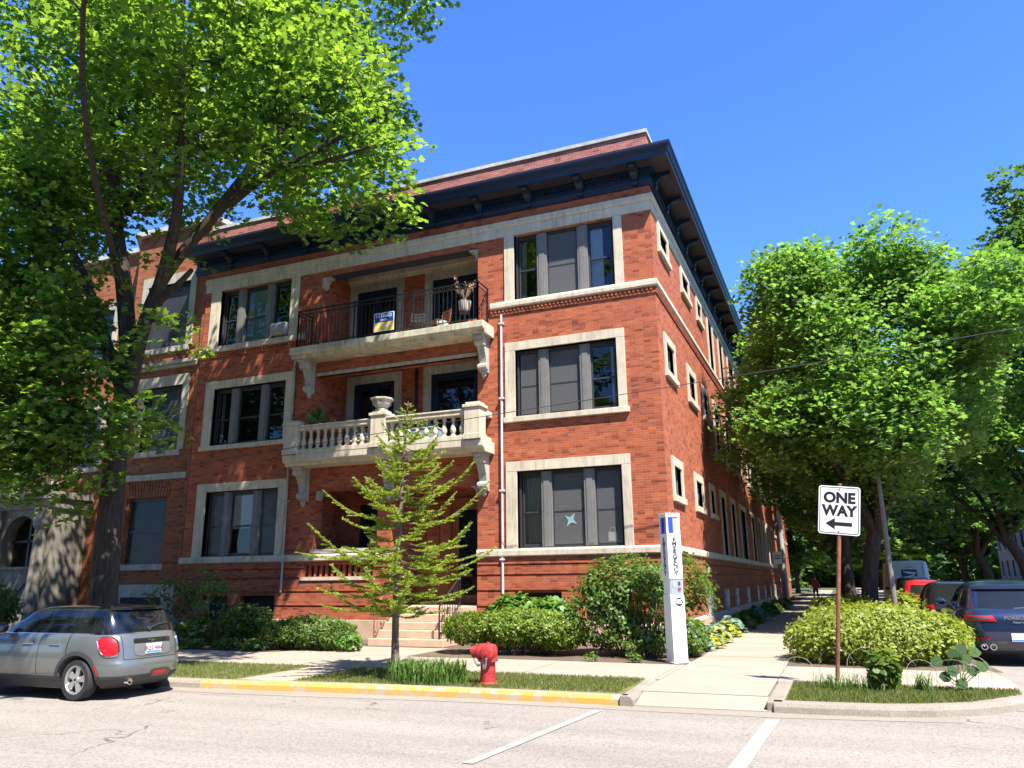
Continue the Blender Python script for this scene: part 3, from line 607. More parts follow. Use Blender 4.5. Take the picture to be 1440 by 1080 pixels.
    if key[1] == '2': s = MB(); s.box(ox0 - 0.04, ox1 + 0.06, YF - 0.10, YF + 0.17, sz, z0 - 0.002); s.build('stone_sill', M['stone'], wn, bevel=0.012)
    else: s = MB(); s.box(u0 + 0.004, u1 - 0.004, YF - 0.03, YF + 0.17, z0 - 0.06, z0 + 0.004); s.build('stone_sill', M['stone'], wn)
tri_window('r1', (-8.50, -4.88, 4.90, 0), {1: 'full', 2: 'full'}, {0: ('l', 0.9, 'cream')})
tri_window('r2', (-8.50, -4.88, 8.46, 6.04), {0: 'full', 1: 'full'}, {2: ('r', 0.25, 'lace')})
tri_window('r3', (-8.50, -4.80, 0, 0), {1: 'full'}, {0: ('l', 0.35, 'cream'), 2: ('l', 0.55, 'lace')})
tri_window('l1', (-19.92, -16.16, 4.90, 0), {0: 'full', 2: 'full'}, {}, {1: 0.42})
tri_window('l2', (-19.95, -16.12, 8.50, 6.04), {}, {0: ('l', 0.3, 'cream')})
tri_window('l3', (-20.06, -16.16, 0, 0), {}, {}, {1: 0.05})

def side_window(s):
    P = lambda u, z, d=0.0: (XR - d, u, z); a, b, c, e = s; u0, u1, z0, z1 = side_open(s); f = MB(); d = 0.12; mid = (z0 + z1) / 2
    prect(f, P, u0, u0 + 0.05, z0, z1, d - 0.02, d + 0.08, 0); prect(f, P, u1 - 0.05, u1, z0, z1, d - 0.02, d + 0.08, 0); prect(f, P, u0 + 0.05, u1 - 0.05, z1 - 0.06, z1, d - 0.02, d + 0.08, 0)
    if u1 - u0 > 1.7: prect(f, P, (u0 + u1) / 2 - 0.07, (u0 + u1) / 2 + 0.07, z0, z1 - 0.06, d - 0.03, d + 0.08, 0)
    sash(f, P, u0 + 0.05, u1 - 0.05, z0 + 0.02, z1 - 0.06, mid, d + 0.01, 0.04)
    wn = f.build('window', [M['taupe'], M['sash']], bld); ORG[wn.name] = ORG[bld.name]
    glaze(P, u0 + 0.08, u1 - 0.08, z0 + 0.06, z1 - 0.1, mid, d + 0.035).build('pane', M['glass'], wn, recalc=False)
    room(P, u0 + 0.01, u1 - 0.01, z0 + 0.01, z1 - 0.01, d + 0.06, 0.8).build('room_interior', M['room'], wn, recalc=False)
    q = MB(); zb = c if c in (2.48, 9.78) else c + 0.17; zt = e if e == 11.9 else z1
    q.box(XR - 0.12, XR + 0.045, a, u0, zb + 0.002, z1 - 0.002); q.build('stone_jamb', M['stone'], wn); q = MB(); q.box(XR - 0.12, XR + 0.045, u1, b, zb + 0.002, z1 - 0.002); q.build('stone_jamb', M['stone'], wn)
    if e != 11.9: q = MB(); q.box(XR - 0.12, XR + 0.048, a, b, z1, e); q.build('stone_head', M['stone'], wn)
    if c not in (2.48, 9.78): q = MB(); q.box(XR - 0.12, XR + 0.10, a - 0.04, b + 0.04, c, c + 0.17); q.build('stone_sill', M['stone'], wn)
for s in SIDE: side_window(s)

def recess_doors():
    P = lambda u, z, d=0.0: (u, YB + d, z)
    for (x0, x1, z0, z1, dbl, label) in ((-14.85, -13.22, 9.0, 11.6, 1, 0), (-11.82, -10.1, 9.0, 11.6, 0, 0), (-14.82, -13.22, 5.5, 8.22, 1, 0), (-11.81, -10.1, 6.2, 8.26, 0, 0), (-14.4, -13.0, 1.6, 4.1, 2, 0), (-11.0, -9.75, 0.97, 4.0, 3, 0)):
        f = MB(); mm = [M['navy'] if dbl != 3 else M['wood']]
        prect(f, P, x0, x0 + 0.09, z0, z1, 0.03, 0.12); prect(f, P, x1 - 0.09, x1, z0, z1, 0.03, 0.12); prect(f, P, x0 + 0.09, x1 - 0.09, z1 - 0.1, z1, 0.03, 0.12)
        n = 2 if dbl in (1,) else 1; t = (x1 - x0 - 0.18) / n
        for i in range(n):
            a = x0 + 0.09 + i * t; b = a + t
            prect(f, P, a, a + 0.11, z0, z1 - 0.1, 0.06, 0.11); prect(f, P, b - 0.11, b, z0, z1 - 0.1, 0.06, 0.11); prect(f, P, a + 0.11, b - 0.11, z0, z0 + 0.25, 0.06, 0.11); prect(f, P, a + 0.11, b - 0.11, z1 - 0.22, z1 - 0.1, 0.06, 0.11)
            if dbl == 0: prect(f, P, a + 0.11, b - 0.11, (z0 + z1) / 2, (z0 + z1) / 2 + 0.05, 0.06, 0.11)
        if dbl == 2:
            for i in range(9): prect(f, P, x0 + 0.2 + i * 0.12, x0 + 0.22 + i * 0.12, z0, z1 - 0.1, 0.02, 0.04)
        o = f.build('door' if dbl else 'window', mm, bld, bevel=0.005); ORG[o.name] = ORG[bld.name]
        g = MB(); g.poly([P(x0 + 0.1, z0 + 0.2, 0.09), P(x1 - 0.1, z0 + 0.2, 0.09), P(x1 - 0.1, z1 - 0.1, 0.09), P(x0 + 0.1, z1 - 0.1, 0.09)]); g.build('pane', M['glass'], o, recalc=False)
        g = MB(); g.poly([P(x0 + 0.1, z0 + 0.1, 0.096), P(x1 - 0.1, z0 + 0.1, 0.096), P(x1 - 0.1, z1 - 0.1, 0.096), P(x0 + 0.1, z1 - 0.1, 0.096)]); g.build('screen', M['dscreen'], o, recalc=False)
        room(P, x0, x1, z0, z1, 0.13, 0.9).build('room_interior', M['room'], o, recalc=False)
        if z0 > 5: 
            s = MB(); s.box(x0 - 0.3, x0, YB - 0.03, YB + 0.03, z0, z1); s.box(x1, x1 + 0.28, YB - 0.03, YB + 0.03, z0, z1); s.box(x0 - 0.3, x1 + 0.28, YB - 0.032, YB + 0.03, z1, z1 + 0.3); s.build('stone_surround', M['gstone'], o)
    h = MB(); h.lathe([(0.03, 0), (0.035, 0.03), (0.02, 0.05)], (-13.2, YB + 0.02, 2.75), 8, axis='y'); h.build('door_knob', M['chrome'], bpy.data.objects['door'])
    # arched fanlight and wood panelling of the entrance
    m = MB(); m.box(-12.2, -11.05, YB - 0.06, YB - 0.01, 0.96, 2.5); m.box(-12.2, -9.42, YB - 0.08, YB - 0.01, 4.02, 4.14)
    for x in (-11.98, -11.5, -11.1): m.box(x, x + 0.08, YB - 0.08, YB - 0.01, 2.5, 4.0)
    m.build('entry_panelling', M['wood'], bld)
    # inner and outer stairs
    s = MB()
    for i in range(5): s.box(-11.62, -9.41, 18.05 + i * 0.30 if i < 4 else 19.25, 20.5, 0.0 + (0.19 * i), 0.19 * (i + 1) - (0.0 if i < 4 else 0.001))
    s.box(-12.23, -9.42, 20.51, YB + 0.1, 0.5, 0.948)
    s.build('entry_steps', M['pstone'], bld, bevel=0.012)
    # corner corbels under the beams
    c = MB()
    cb = [(0, 0), (0.42, 0), (0.40, -0.08), (0.22, -0.12), (0.12, -0.26), (0.10, -0.42), (0, -0.5)]
    for x, sg, z in ((-15.25, 1, 11.72), (-9.4, -1, 11.72), (-15.05, 1, 4.42), (-12.24, 1, 4.3), (-9.4, -1, 4.3), (-12.74, -1, 4.42)):
        k = 0.8 if z > 10 else 0.55
        c = MB(); c.prism(cb, lambda q, t: (x + sg * (q[0] * k + 0.002), t, z - 0.002 + q[1] * k), YF + 0.02, YF + 0.3); c.build('corner_corbel', M['gstone'], bld)
    b = MB(); b.box(-15.25, -9.4, YF - 0.03, YF + 0.15, 8.2, 8.31); b.build('beam_trim', M['gstone'], bld)
    b = MB()
    for i in range(12): b.box(-15.2 + i * 0.21, -15.12 + i * 0.21, YF + 0.04, YF + 0.14, 1.8, 2.14)
    b.build('terrace_baluster_row', M['brick'], bld)
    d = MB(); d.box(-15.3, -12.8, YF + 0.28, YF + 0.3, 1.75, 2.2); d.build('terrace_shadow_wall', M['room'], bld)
    for x, sx in ((-11.48, 1), (-9.55, -1)):
        r = MB(); r.tube([(x, 18.12, 0.0), (x, 18.12, 1.0)], 0.022); r.tube([(x, 18.12, 1.0), (x, 19.3, 1.75), (x, 20.0, 1.78)], 0.025); r.tube([(x, 19.3, 0.95), (x, 19.3, 1.75)], 0.02); r.tube([(x, 18.12, 0.25), (x, 19.3, 1.05)], 0.015)
        for i in range(1, 8): r.tube([(x, 18.12 + i * 0.148, 0.25 + i * 0.1), (x, 18.12 + i * 0.148, 1.0 + i * 0.094)], 0.011, 6)
        r.build('handrail', M['rust'] if sx > 0 else M['black'], bld)
recess_doors()

CORB = [(0.002, 0.0), (0.60, 0.0), (0.62, -0.08), (0.52, -0.14), (0.42, -0.24), (0.33, -0.40), (0.24, -0.60), (0.20, -0.78), (0.28, -0.82), (0.30, -0.92), (0.22, -1.0), (0.12, -1.05), (0.002, -1.06)]
def corbel(x, z, parent, k=1.0):
    m = MB(); F = lambda q, t: (t, YF - q[0] * k, z + q[1] * k)
    m.prism(CORB, F, x - 0.12, x + 0.12); m.box(x - 0.16, x + 0.16, YF - 0.62 * k, YF - 0.002, z - 0.06, z - 0.003)
    m.lathe([(0.13, -0.15), (0.13, 0.15)], (x, YF - 0.42 * k, z - 0.16 * k), 14, axis='x'); m.lathe([(0.10, -0.145), (0.10, 0.145)], (x, YF - 0.2 * k, z - 0.88 * k), 12, axis='x')
    m.lathe([(0.02, -0.2), (0.07, -0.14), (0.08, -0.06), (0.1, 0.0)], (x, YF - 0.12 * k, z - 1.02 * k), 10)
    m.prism([(0.3, -0.3), (0.37, -0.28), (0.27, -0.56), (0.21, -0.56)], F, x - 0.05, x + 0.05)
    return m.build('corbel', M['gstone'], parent, bevel=0.006)
def balconies():
    y0 = YF - 0.82; bx0, bx1 = -15.78, -8.86
    def slab(zt, th):
        m = MB(); m.prism([(0.0, zt), (0.82, zt), (0.82, zt - th + 0.05), (0.78, zt - th), (0.70, zt - th), (0.66, zt - th - 0.10), (0.0, zt - th - 0.10)], lambda q, t: (t, YF - 0.002 - q[0], q[1]), bx0, bx1); return m
    # lower balcony with the stone balustrade
    m = slab(5.50, 0.24); yr = y0 + 0.12; zb, zt = 5.50, 6.38
    for a, b, h in ((bx0 + 0.05, bx0 + 0.55, 6.42), (-12.54, -12.04, 6.46), (bx1 - 0.56, bx1 - 0.08, 6.42)):
        m.box(a, b, yr - 0.2 + 0.02, yr + 0.26, zb, h); m.box(a - 0.05, b + 0.05, yr - 0.22, yr + 0.31, h, h + 0.09); m.box(a + 0.02, b - 0.02, yr - 0.15, yr + 0.23, h + 0.09, h + 0.16); m.box(a - 0.03, b + 0.03, yr - 0.2, yr + 0.29, zb, zb + 0.16)
    for a, b in ((bx0 + 0.55, -12.54), (-12.04, bx1 - 0.56)):
        m.box(a, b, yr - 0.13, yr + 0.17, zb, zb + 0.14); m.box(a, b, yr - 0.13, yr + 0.17, zt - 0.15, zt - 0.03); m.box(a, b, yr - 0.16, yr + 0.20, zt - 0.03, zt + 0.02)
    for x in (bx0 + 0.2, bx1 - 0.2):
        m.box(x - 0.13, x + 0.13, yr + 0.26, YF - 0.003, zt - 0.15, zt + 0.02); m.box(x - 0.11, x + 0.11, yr + 0.26, YF - 0.003, zb, zb + 0.14)
    bal = m.build('stone_balcony', M['stone'], bld, bevel=0.012); ORG[bal.name] = ORG[bld.name]
    pr = [(0.085, 0), (0.085, 0.05), (0.06, 0.06), (0.05, 0.09), (0.075, 0.13), (0.09, 0.19), (0.082, 0.25), (0.055, 0.34), (0.04, 0.43), (0.04, 0.47), (0.065, 0.49), (0.065, 0.51), (0.05, 0.53), (0.075, 0.56), (0.075, 0.59)]
    first = None
    xs = [bx0 + 0.55 + (0.5 + i) * (2.69 / 10) for i in range(10)] + [-12.04 + (0.5 + i) * (2.62 / 9) for i in range(9)]
    for x in xs:
        if first is None: q = MB(); q.lathe(pr, (0, 0, 0), 12); first = q.build('baluster', M['stone'], None, smooth=True); o = first
        else: o = first.copy(); COL.objects.link(o)
        o.parent = bal; o.location = Vector((x, yr + 0.02, zb + 0.14)) - ORG[bld.name]
    for x in (bx0 + 0.35, -12.3, bx1 - 0.28): corbel(x, 5.16, bal)
    # upper balcony with the iron railing
    m = slab(9.02, 0.25); b3 = m.build('upper_balcony', mat('stained_stone', (0.50, 0.45, 0.32), 0.85, var=0.28, scale=2.0, bump=0.25, spec=0.2, streak=0.4), bld, bevel=0.015); ORG[b3.name] = ORG[bld.name]
    for x in (bx0 + 0.35, bx1 - 0.28): corbel(x, 8.66, b3)
    r = MB(); zb, zt = 9.12, 10.28; xa, xb, ya, yb = bx0 + 0.22, bx1 - 0.2, y0 + 0.1, YF - 0.01
    for p, q in (((xa, ya), (xb, ya)), ((xa, ya), (xa, yb)), ((xb, ya), (xb, yb))):
        for z, w in ((zt, 0.035), (zt - 0.14, 0.022), (zb, 0.025)): r.bar((*p, z), (*q, z), w, w)
        L = math.hypot(q[0] - p[0], q[1] - p[1]); n = max(2, int(round(L / 0.145)))
        for i in range(n + 1):
            t = i / n; x = p[0] + (q[0] - p[0]) * t; y = p[1] + (q[1] - p[1]) * t; post = i % 15 == 0 or i == n
            w = 0.034 if post else 0.016; r.bar((x, y, zb if not post else 9.02), (x, y, zt - 0.14 if not post else zt + 0.02), w, w)
            if i < n and L > 2:
                cx = x + (q[0] - p[0]) * 0.5 / n; r.tube([(cx + 0.05 * math.cos(a * math.pi / 4), y, zt - 0.07 + 0.055 * math.sin(a * math.pi / 4)) for a in range(8)], 0.007, 5, closed=True)
    r.build('iron_railing', M['black'], b3)
    for (x, za, zc, y) in ((-8.6, 9.36, 1.27, YF), (-16.12, 8.8, 1.34, YF)):
        p = MB(); p.tube([(x, y - 0.07, za), (x, y - 0.07, zc)], 0.036, 10)
        for z in (za - 0.3, za - 2.6, zc + 2.8, zc + 0.9): p.box(x - 0.07, x + 0.07, y - 0.125, y - 0.003, z, z + 0.05)
        p.build('downpipe', M['pipe'] if x > -10 else M['gstone'], bld, smooth=True)
    p = MB(); p.tube([(-12.35, YB - 0.06, 5.6), (-12.35, YB - 0.06, 8.5)], 0.05); p.build('downpipe', M['black'], bld)
balconies()
# ================================================================== neighbouring buildings
def simple_window(axis, plane, u0, u1, z0, z1, parent, frame='sash', depth=0.16, sur=None, curtain=None):
    P = (lambda u, z, d=0.0: (u, plane + d, z)) if axis == 'x' else ((lambda u, z, d=0.0: (plane - d, u, z)) if axis == 'y' else (lambda u, z, d=0.0: (plane + d, u, z)))
    f = MB(); d = depth; mid = z0 + (z1 - z0) * 0.5
    for q in ((u0, u0 + 0.07, z0, z1), (u1 - 0.07, u1, z0, z1), (u0 + 0.07, u1 - 0.07, z1 - 0.08, z1), (u0 + 0.07, u1 - 0.07, z0, z0 + 0.07), (u0 + 0.07, u1 - 0.07, mid - 0.03, mid + 0.03)): prect(f, P, *q, d - 0.05, d + 0.03)
    wn = f.build('window', [M[frame], M[frame]], parent); ORG[wn.name] = ORG[parent.name]
    glaze(P, u0 + 0.06, u1 - 0.06, z0 + 0.06, z1 - 0.07, mid, d).build('pane', M['glass'], wn, recalc=False)
    room(P, u0 + 0.01, u1 - 0.01, z0 + 0.01, z1 - 0.01, d + 0.04, 0.8).build('room_interior', M['room'], wn, recalc=False)
    if curtain:
        c = MB(); n = 12
        for a, b in ((u0 + 0.1, u0 + (u1 - u0) * curtain), (u1 - (u1 - u0) * curtain, u1 - 0.1)):
            xs = [a + (b - a) * q / n for q in range(n + 1)]
            for q in range(n): c.poly([P(xs[q], z0 + 0.1, d + 0.1 + 0.04 * (q % 2)), P(xs[q + 1], z0 + 0.1, d + 0.1 + 0.04 * ((q + 1) % 2)), P(xs[q + 1], z1 - 0.1, d + 0.1 + 0.04 * ((q + 1) % 2)), P(xs[q], z1 - 0.1, d + 0.1 + 0.04 * (q % 2))])
        c.build('curtain', M['lace'], wn, recalc=False)
    if sur:
        t, pr = sur; 
        for q in ((u0 - t, u0, z0, z1, -pr), (u1, u1 + t, z0, z1, -pr), (u0 - t, u1 + t, z1, z1 + t * 1.4, -pr - 0.003)): s = MB(); prect(s, P, *q, d - 0.05); s.build('stone_head' if q[3] > z1 else 'stone_jamb', M['gstone'], wn)
    s = MB(); prect(s, P, u0 - 0.15, u1 + 0.15, z0 - 0.2, z0 - 0.002, -0.08, d - 0.05); s.build('stone_sill', M['gstone'], wn)
    return wn
def neighbour():
    b = thing('row_house', 'orange brick bay fronted house with an arched stone porch, behind the big maple', 'building', (-24, 20.3, 0))
    wn = [(-23.3, -21.5, 2.30, 4.58), (-23.1, -21.25, 6.25, 8.64), (-23.5, -21.35, 10.15, 12.7)]
    wl = [(-31.2, -29.4, 6.1, 8.4), (-31.2, -29.4, 10.2, 12.6), (-27.9, -26.4, 6.1, 8.4), (-27.9, -26.4, 10.2, 12.6), (-35, -33.4, 6.1, 8.4), (-35, -33.4, 10.2, 12.6)]
    m = MB(); wall_holes(m, 'x', 20.3, -24.2, -20.36, 1.62, 14.9, wn, 0.16); wall_holes(m, 'x', 21.3, -45, -25.1, 0, 14.9, wl, 0.16)
    m.poly([(-24.2, 20.3, 0), (-25.1, 21.3, 0), (-25.1, 21.3, 14.9), (-24.2, 20.3, 14.9)])
    for k in range(6):
        z0 = 1.75 + k * 0.62
        for a, c in ((-24.2, -23.36), (-21.44, -20.62)): m.box(a, c, 20.25, 20.298, z0, z0 + 0.56)
    m.lathe([(0.2, 1.62), (0.2, 14.9)], (-20.5, 20.36, 0), 16)
    m.build('brick_wall', M['obrick'], b, recalc=False)
    for q in wn:
        w = simple_window('x', 20.3, *q, b, sur=(0.28, 0.05) if q[2] > 5 else None, curtain=0.3 if q[2] > 5 else None); k = MB(); k.poly([(q[0] + .07, 20.44, q[2] + .07), (q[1] - .07, 20.44, q[2] + .07), (q[1] - .07, 20.44, q[3] - .08), (q[0] + .07, 20.44, q[3] - .08)]); k.build('insect_or_dimming_screen', M['dscreen'], w, recalc=False)  # dark sheet added over each pane to dim its bright reflection
    for q in wl: simple_window('x', 21.3, *q, b, sur=(0.25, 0.05), curtain=0.35)
    s = MB(); s.box(-24.25, -20.4, 20.16, 20.6, 0, 1.62); s.build('stone_base', M['gstone'], b, bevel=0.015)
    for z0, z1, p in ((5.2, 5.42, 0.14), (9.3, 9.42, 0.12), (9.42, 9.56, 0.2)): s = MB(); s.prism([(-20.62, 20.3 - p), (-24.25, 20.3 - p), (-25.2, 21.3 - p), (-25.1, 21.4), (-24.2, 20.4), (-20.62, 20.4)], lambda q, t: (q[0], q[1], t), z0, z1); s.build('stone_band', M['gstone'], b, bevel=0.015)
    a = MB(); a.box(-23.35, -21.45, 20.26, 20.297, 4.6, 5.1)
    for i in range(15): a.prism([(-23.3 + i * 0.13, 4.62), (-23.2 + i * 0.13, 4.62), (-23.2 + i * 0.13 + (i - 7) * 0.012, 5.08), (-23.3 + i * 0.13 + (i - 7) * 0.012, 5.08)], lambda q, t: (q[0], t, q[1]), 20.225, 20.258)
    a.build('brick_lintel', M['obrick'], b)
    c = MB(); c.prism([(-20.2, 20.1), (-24.3, 20.1), (-25.2, 21.1), (-45, 21.1), (-45, 21.6), (-20.2, 21.6)], lambda q, t: (q[0], q[1], t), 14.9, 15.1); c.build('coping', M['coping'], b)
    d = MB(); d.box(-23.0, -21.2, 20.12, 20.155, 0.45, 1.2); d.build('basement_window', M['dkgrey'], b)
    # stone porch with an arched window
    p = MB(); y0, y1, cx, r, zs = 19.9, 21.28, -28.2, 0.92, 3.25
    p.box(-31.4, -26.5, y0, y1, 0, 2.2); p.box(-31.4, cx - r, y0, y1, 2.2, 4.4); p.box(cx + r, -26.5, y0, y1, 2.2, 4.4)
    A = [(cx + r * math.cos(t), zs + r * math.sin(t)) for t in [math.pi * i / 16 for i in range(17)]]
    for (xa, za), (xb, zb) in zip(A, A[1:]):
        p.poly([(xa, y0, za), (xb, y0, zb), (xb, y0, 4.4), (xa, y0, 4.4)]); p.poly([(xa, y0, za), (xb, y0, zb), (xb, y0 + 0.5, zb), (xa, y0 + 0.5, za)])
    p.box(-31.5, -26.4, y0 - 0.08, y1, 4.402, 4.75); p.box(-31.6, -26.3, y0 - 0.25, y1, 4.752, 5.0)
    p.box(-29.3, -27.1, y0 - 0.06, y0 + 0.1, 2.2, 2.3)
    for x in (-29.45, -26.85, -30.9): p.lathe([(0.3, 0), (0.3, 0.2), (0.22, 0.3), (0.24, 1.2), (0.2, 3.6), (0.28, 3.75), (0.3, 4.39)], (x, y0 - 0.2, 0), 14)
    for s_ in (-1, 1): p.bar((cx - s_ * 0.6, y0 - 0.02, 0.5), (cx + s_ * 0.6, y0 - 0.02, 1.7), 0.06, 0.04)
    p.build('stone_porch', mat('porch_stone', (0.22, 0.195, 0.155), 0.9, var=0.25, scale=1.6, bump=0.3, spec=0.15, streak=0.35), b)
    g = MB(); g.poly([(cx - r, y0 + 0.45, 2.2), (cx + r, y0 + 0.45, 2.2), (cx + r, y0 + 0.45, 4.3), (cx - r, y0 + 0.45, 4.3)]); g.build('pane', M['glass'], b, recalc=False)
    g = MB(); g.box(cx - r - 0.05, cx + r + 0.05, y0 + 0.7, y0 + 0.75, 2.2, 4.4); g.build('room_interior', M['room'], b)
    f = MB(); f.box(cx - 0.05, cx + 0.05, y0 + 0.38, y0 + 0.44, 2.3, 4.15); f.box(cx - r, cx + r, y0 + 0.38, y0 + 0.44, 3.2, 3.3); f.build('window_frame', M['sash'], b)
    k = MB()
    for i in range(22): k.lathe([(0.05, 5.0), (0.08, 5.2), (0.04, 5.5), (0.06, 5.8)], (-31.3 + i * 0.23, y0 - 0.1, 0), 8)
    k.box(-31.5, -26.4, y0 - 0.2, y0, 5.8, 5.95); k.build('porch_balustrade', M['gstone'], b)
neighbour()
def far_building(name, label, x0, x1, y0, y1, h, m, face, base=0.0):
    b = thing(name, label, 'building', ((x0 + x1) / 2, y0, base)); pl = x1 if face == 'y' else x0; n = max(2, int((y1 - y0) / 3.2)); hs = []
    for i in range(n):
        for z in range(int((h - 1.2) // 3.2)):
            yc = y0 + (i + 0.5) * (y1 - y0) / n; hs.append((yc - 0.6, yc + 0.6, 1.6 + z * 3.2, 3.5 + z * 3.2))
    w = MB()
    if face == 'y': wall_holes(w, 'y', pl, y0, y1, base, h, hs, 0.15)
    else:
        q = MB(); wall_holes(q, 'y', 0, y0, y1, base, h, hs, 0.15); w.v = [(pl - v[0], v[1], v[2]) for v in q.v]; w.f = q.f; w.m = q.m
    xa, xb = (x0, x1 - 0.0) if face == 'y' else (x0, x1)
    w.poly([(xa, y0, base), (xb, y0, base), (xb, y0, h), (xa, y0, h)]); w.poly([(xa, y1, base), (xb, y1, base), (xb, y1, h), (xa, y1, h)]); w.poly([(x0, y0, h), (x1, y0, h), (x1, y1, h), (x0, y1, h)])
    w.build('wall', m, b, recalc=False)
    c = MB(); c.box(x0 - 0.3, x1 + 0.3, y0 - 0.3, y1 + 0.3, h + 0.004, h + 0.35); c.build('cornice', M['gstone'], b)
    for q in hs: simple_window('y' if face == 'y' else 'yy', pl, *q, b)
    return b
far_building('brick_house', 'lower brick building with stone cornice beyond the alley, down the side street', -18, -4.3, 61, 78, 10.4, M['brick'], 'y')
M['beige'] = mat('beige_render', (0.36, 0.32, 0.27), 0.85, var=0.15)
M['greyw'] = mat('grey_render', (0.20, 0.19, 0.18), 0.85, var=0.2)
far_building('stone_house', 'beige house with tall windows behind the trees at the right edge', 19.5, 30, 78, 98, 10, M['beige'], 'x')
far_building('brick_terrace', 'long brick terrace across the street, facing the corner apartment building', -45, 25, -34, -22, 10.5, M['brick'], 'y')
far_building('grey_house', 'grey row house behind the trees, left of the beige one', 19.5, 30, 99, 120, 9, M['greyw'], 'x')

# ================================================================== street furniture
def tower():
    a = rad(40); t = thing('emergency_phone_tower', 'tall white emergency phone tower lettered EMERGENCY at the sidewalk corner', 'emergency phone', (-3.18, 16.22, 0.0), rotz=a, local=True); h = 0.155
    w = mat('tower_white', (0.80, 0.80, 0.78), 0.35, var=0.03, scale=3)
    b = MB(); b.box(-h - 0.03, h + 0.03, -h - 0.03, h + 0.03, 0, 0.02); b.box(-h, h, -h, h, 0.02, 1.30); b.box(-h + 0.02, h, -h + 0.03, h, 1.30, 1.62); b.box(-h, h, -h, h, 1.62, 2.52)
    for x in (-h, h - 0.035):
        for y in (-h, h - 0.035): b.box(x, x + 0.035, y, y + 0.035, 2.52, 2.86)
    b.box(-h - 0.008, h + 0.008, -h - 0.008, h + 0.008, 2.86, 2.94); b.build('column', w, t, bevel=0.006)
    g = MB(); g.box(-h + 0.012, h - 0.012, -h + 0.012, h - 0.012, 2.52, 2.86); g.build('light_window', mat('lamp_lens', (0.42, 0.34, 0.36), 0.12, var=0.1, spec=0.7), t)
    l = MB(); l.box(-h + 0.05, -h + 0.15, -h + 0.004, -h + 0.011, 2.54, 2.84); l.box(-h + 0.004, -h + 0.011, -0.04, 0.06, 2.54, 2.84); l.build('blue_lamp', mat('blue_lens', (0.02, 0.05, 0.75), 0.2, var=0.3, scale=30), t)
    p = MB(); p.box(-h + 0.03, h - 0.02, -h + 0.012, -h + 0.029, 1.32, 1.60); pn = p.build('call_panel', mat('brushed_panel', (0.45, 0.46, 0.48), 0.35, metal=0.6, var=0.1), t)
    p = MB(); p.lathe([(0.03, 0), (0.03, 0.02), (0.02, 0.028)], (0.06, -h + 0.012, 1.42), 12, axis='y'); p.v = [(v[0], -2 * h + 0.024 - v[1] if False else v[1] - 0.026, v[2]) for v in p.v]; p.build('call_button', M['red'], pn)
    p = MB(); p.box(0.04, 0.085, -h + 0.004, -h + 0.0115, 1.49, 1.56); p.build('keypad', M['plastic'], pn); p = MB(); p.box(-0.09, -0.02, -h + 0.004, -h + 0.0115, 1.45, 1.55); p.build('speaker_grille', M['steel'], pn)
    d = MB(); d.lathe([(0.085, 0), (0.085, 0.004)], (0.03, -h - 0.0045, 1.17), 24, axis='y'); d.build('number_plate', M['black'], t)
    x = MB(); text_mb(x, '85', 0.125, lambda u, v: (0.03 + u, -h - 0.006, 1.17 + v), bold=0.003); x.build('number', M['white'], t, recalc=False)
    x = MB()
    for i, ch in enumerate('EMERGENCY'): text_mb(x, ch, 0.108, lambda u, v, i=i: (u * 1.25, -h - 0.003, 2.40 - i * 0.086 + v), bold=0.0055)
    x.build('lettering', M['black'], t, recalc=False); x = MB()
    for i, ch in enumerate('EMERGENCY'): text_mb(x, ch, 0.108, lambda u, v, i=i: (-h - 0.003, -u * 1.25, 2.40 - i * 0.086 + v), bold=0.0055)
    x.build('lettering', M['black'], t, recalc=False)
tower()
def hydrant():
    t = thing('fire_hydrant', 'red fire hydrant with hanging chains on the grass strip', 'hydrant', (-5.43, 12.01, -0.01), local=True)
    b = MB(); b.lathe([(0.15, 0), (0.15, 0.03), (0.125, 0.05), (0.12, 0.33), (0.125, 0.35), (0.165, 0.36), (0.165, 0.40), (0.13, 0.41), (0.13, 0.43)], n=20)
    b.lathe([(0.06, -0.19), (0.12, -0.17), (0.135, -0.08), (0.135, 0.06), (0.12, 0.12), (0.05, 0.15)], (0.0, 0, 0.5), 20, axis='x')
    b.lathe([(0.135, 0.42), (0.14, 0.52), (0.12, 0.585), (0.07, 0.615), (0.03, 0.625), (0.03, 0.655), (0.0, 0.655)], (0.0, 0, 0), 18)
    for i in range(8): b.lathe([(0.016, 0.40), (0.016, 0.42)], (0.147 * math.cos(i * math.pi / 4), 0.147 * math.sin(i * math.pi / 4), 0), 6)
    b.build('barrel', M['red'], t, smooth=True)
    for (p, ax, r, s) in (((-0.17, 0, 0.5), 'x', 0.085, -1), ((0.06, -0.11, 0.5), 'y', 0.105, -1)):
        n = MB(); n.lathe([(r, 0), (r, s * 0.05), (r * 1.12, s * 0.055), (r * 1.12, s * 0.09), (r * 0.9, s * 0.105), (0.028, s * 0.11), (0.028, s * 0.145), (0, s * 0.145)], p, 16, axis=ax); n.build('nozzle_cap', M['red'], t, smooth=True)
    c = MB()
    def chain(a, b_, sag):
        for i in range(15):
            u = (i + 0.5) / 15; p = Vector(a).lerp(Vector(b_), u); p.z -= sag * 4 * u * (1 - u); o = 0.011
            c.tube([p + Vector((o * math.cos(k), 0.004 * (i % 2), o * 1.5 * math.sin(k))) for k in [j * math.pi / 4 for j in range(8)]], 0.0035, 5, closed=True)
    chain((-0.27, -0.02, 0.46), (-0.02, -0.16, 0.40), 0.13); chain((0.08, -0.24, 0.43), (-0.02, -0.17, 0.40), 0.15)
    c.build('chain', M['steel'], t)
hydrant()
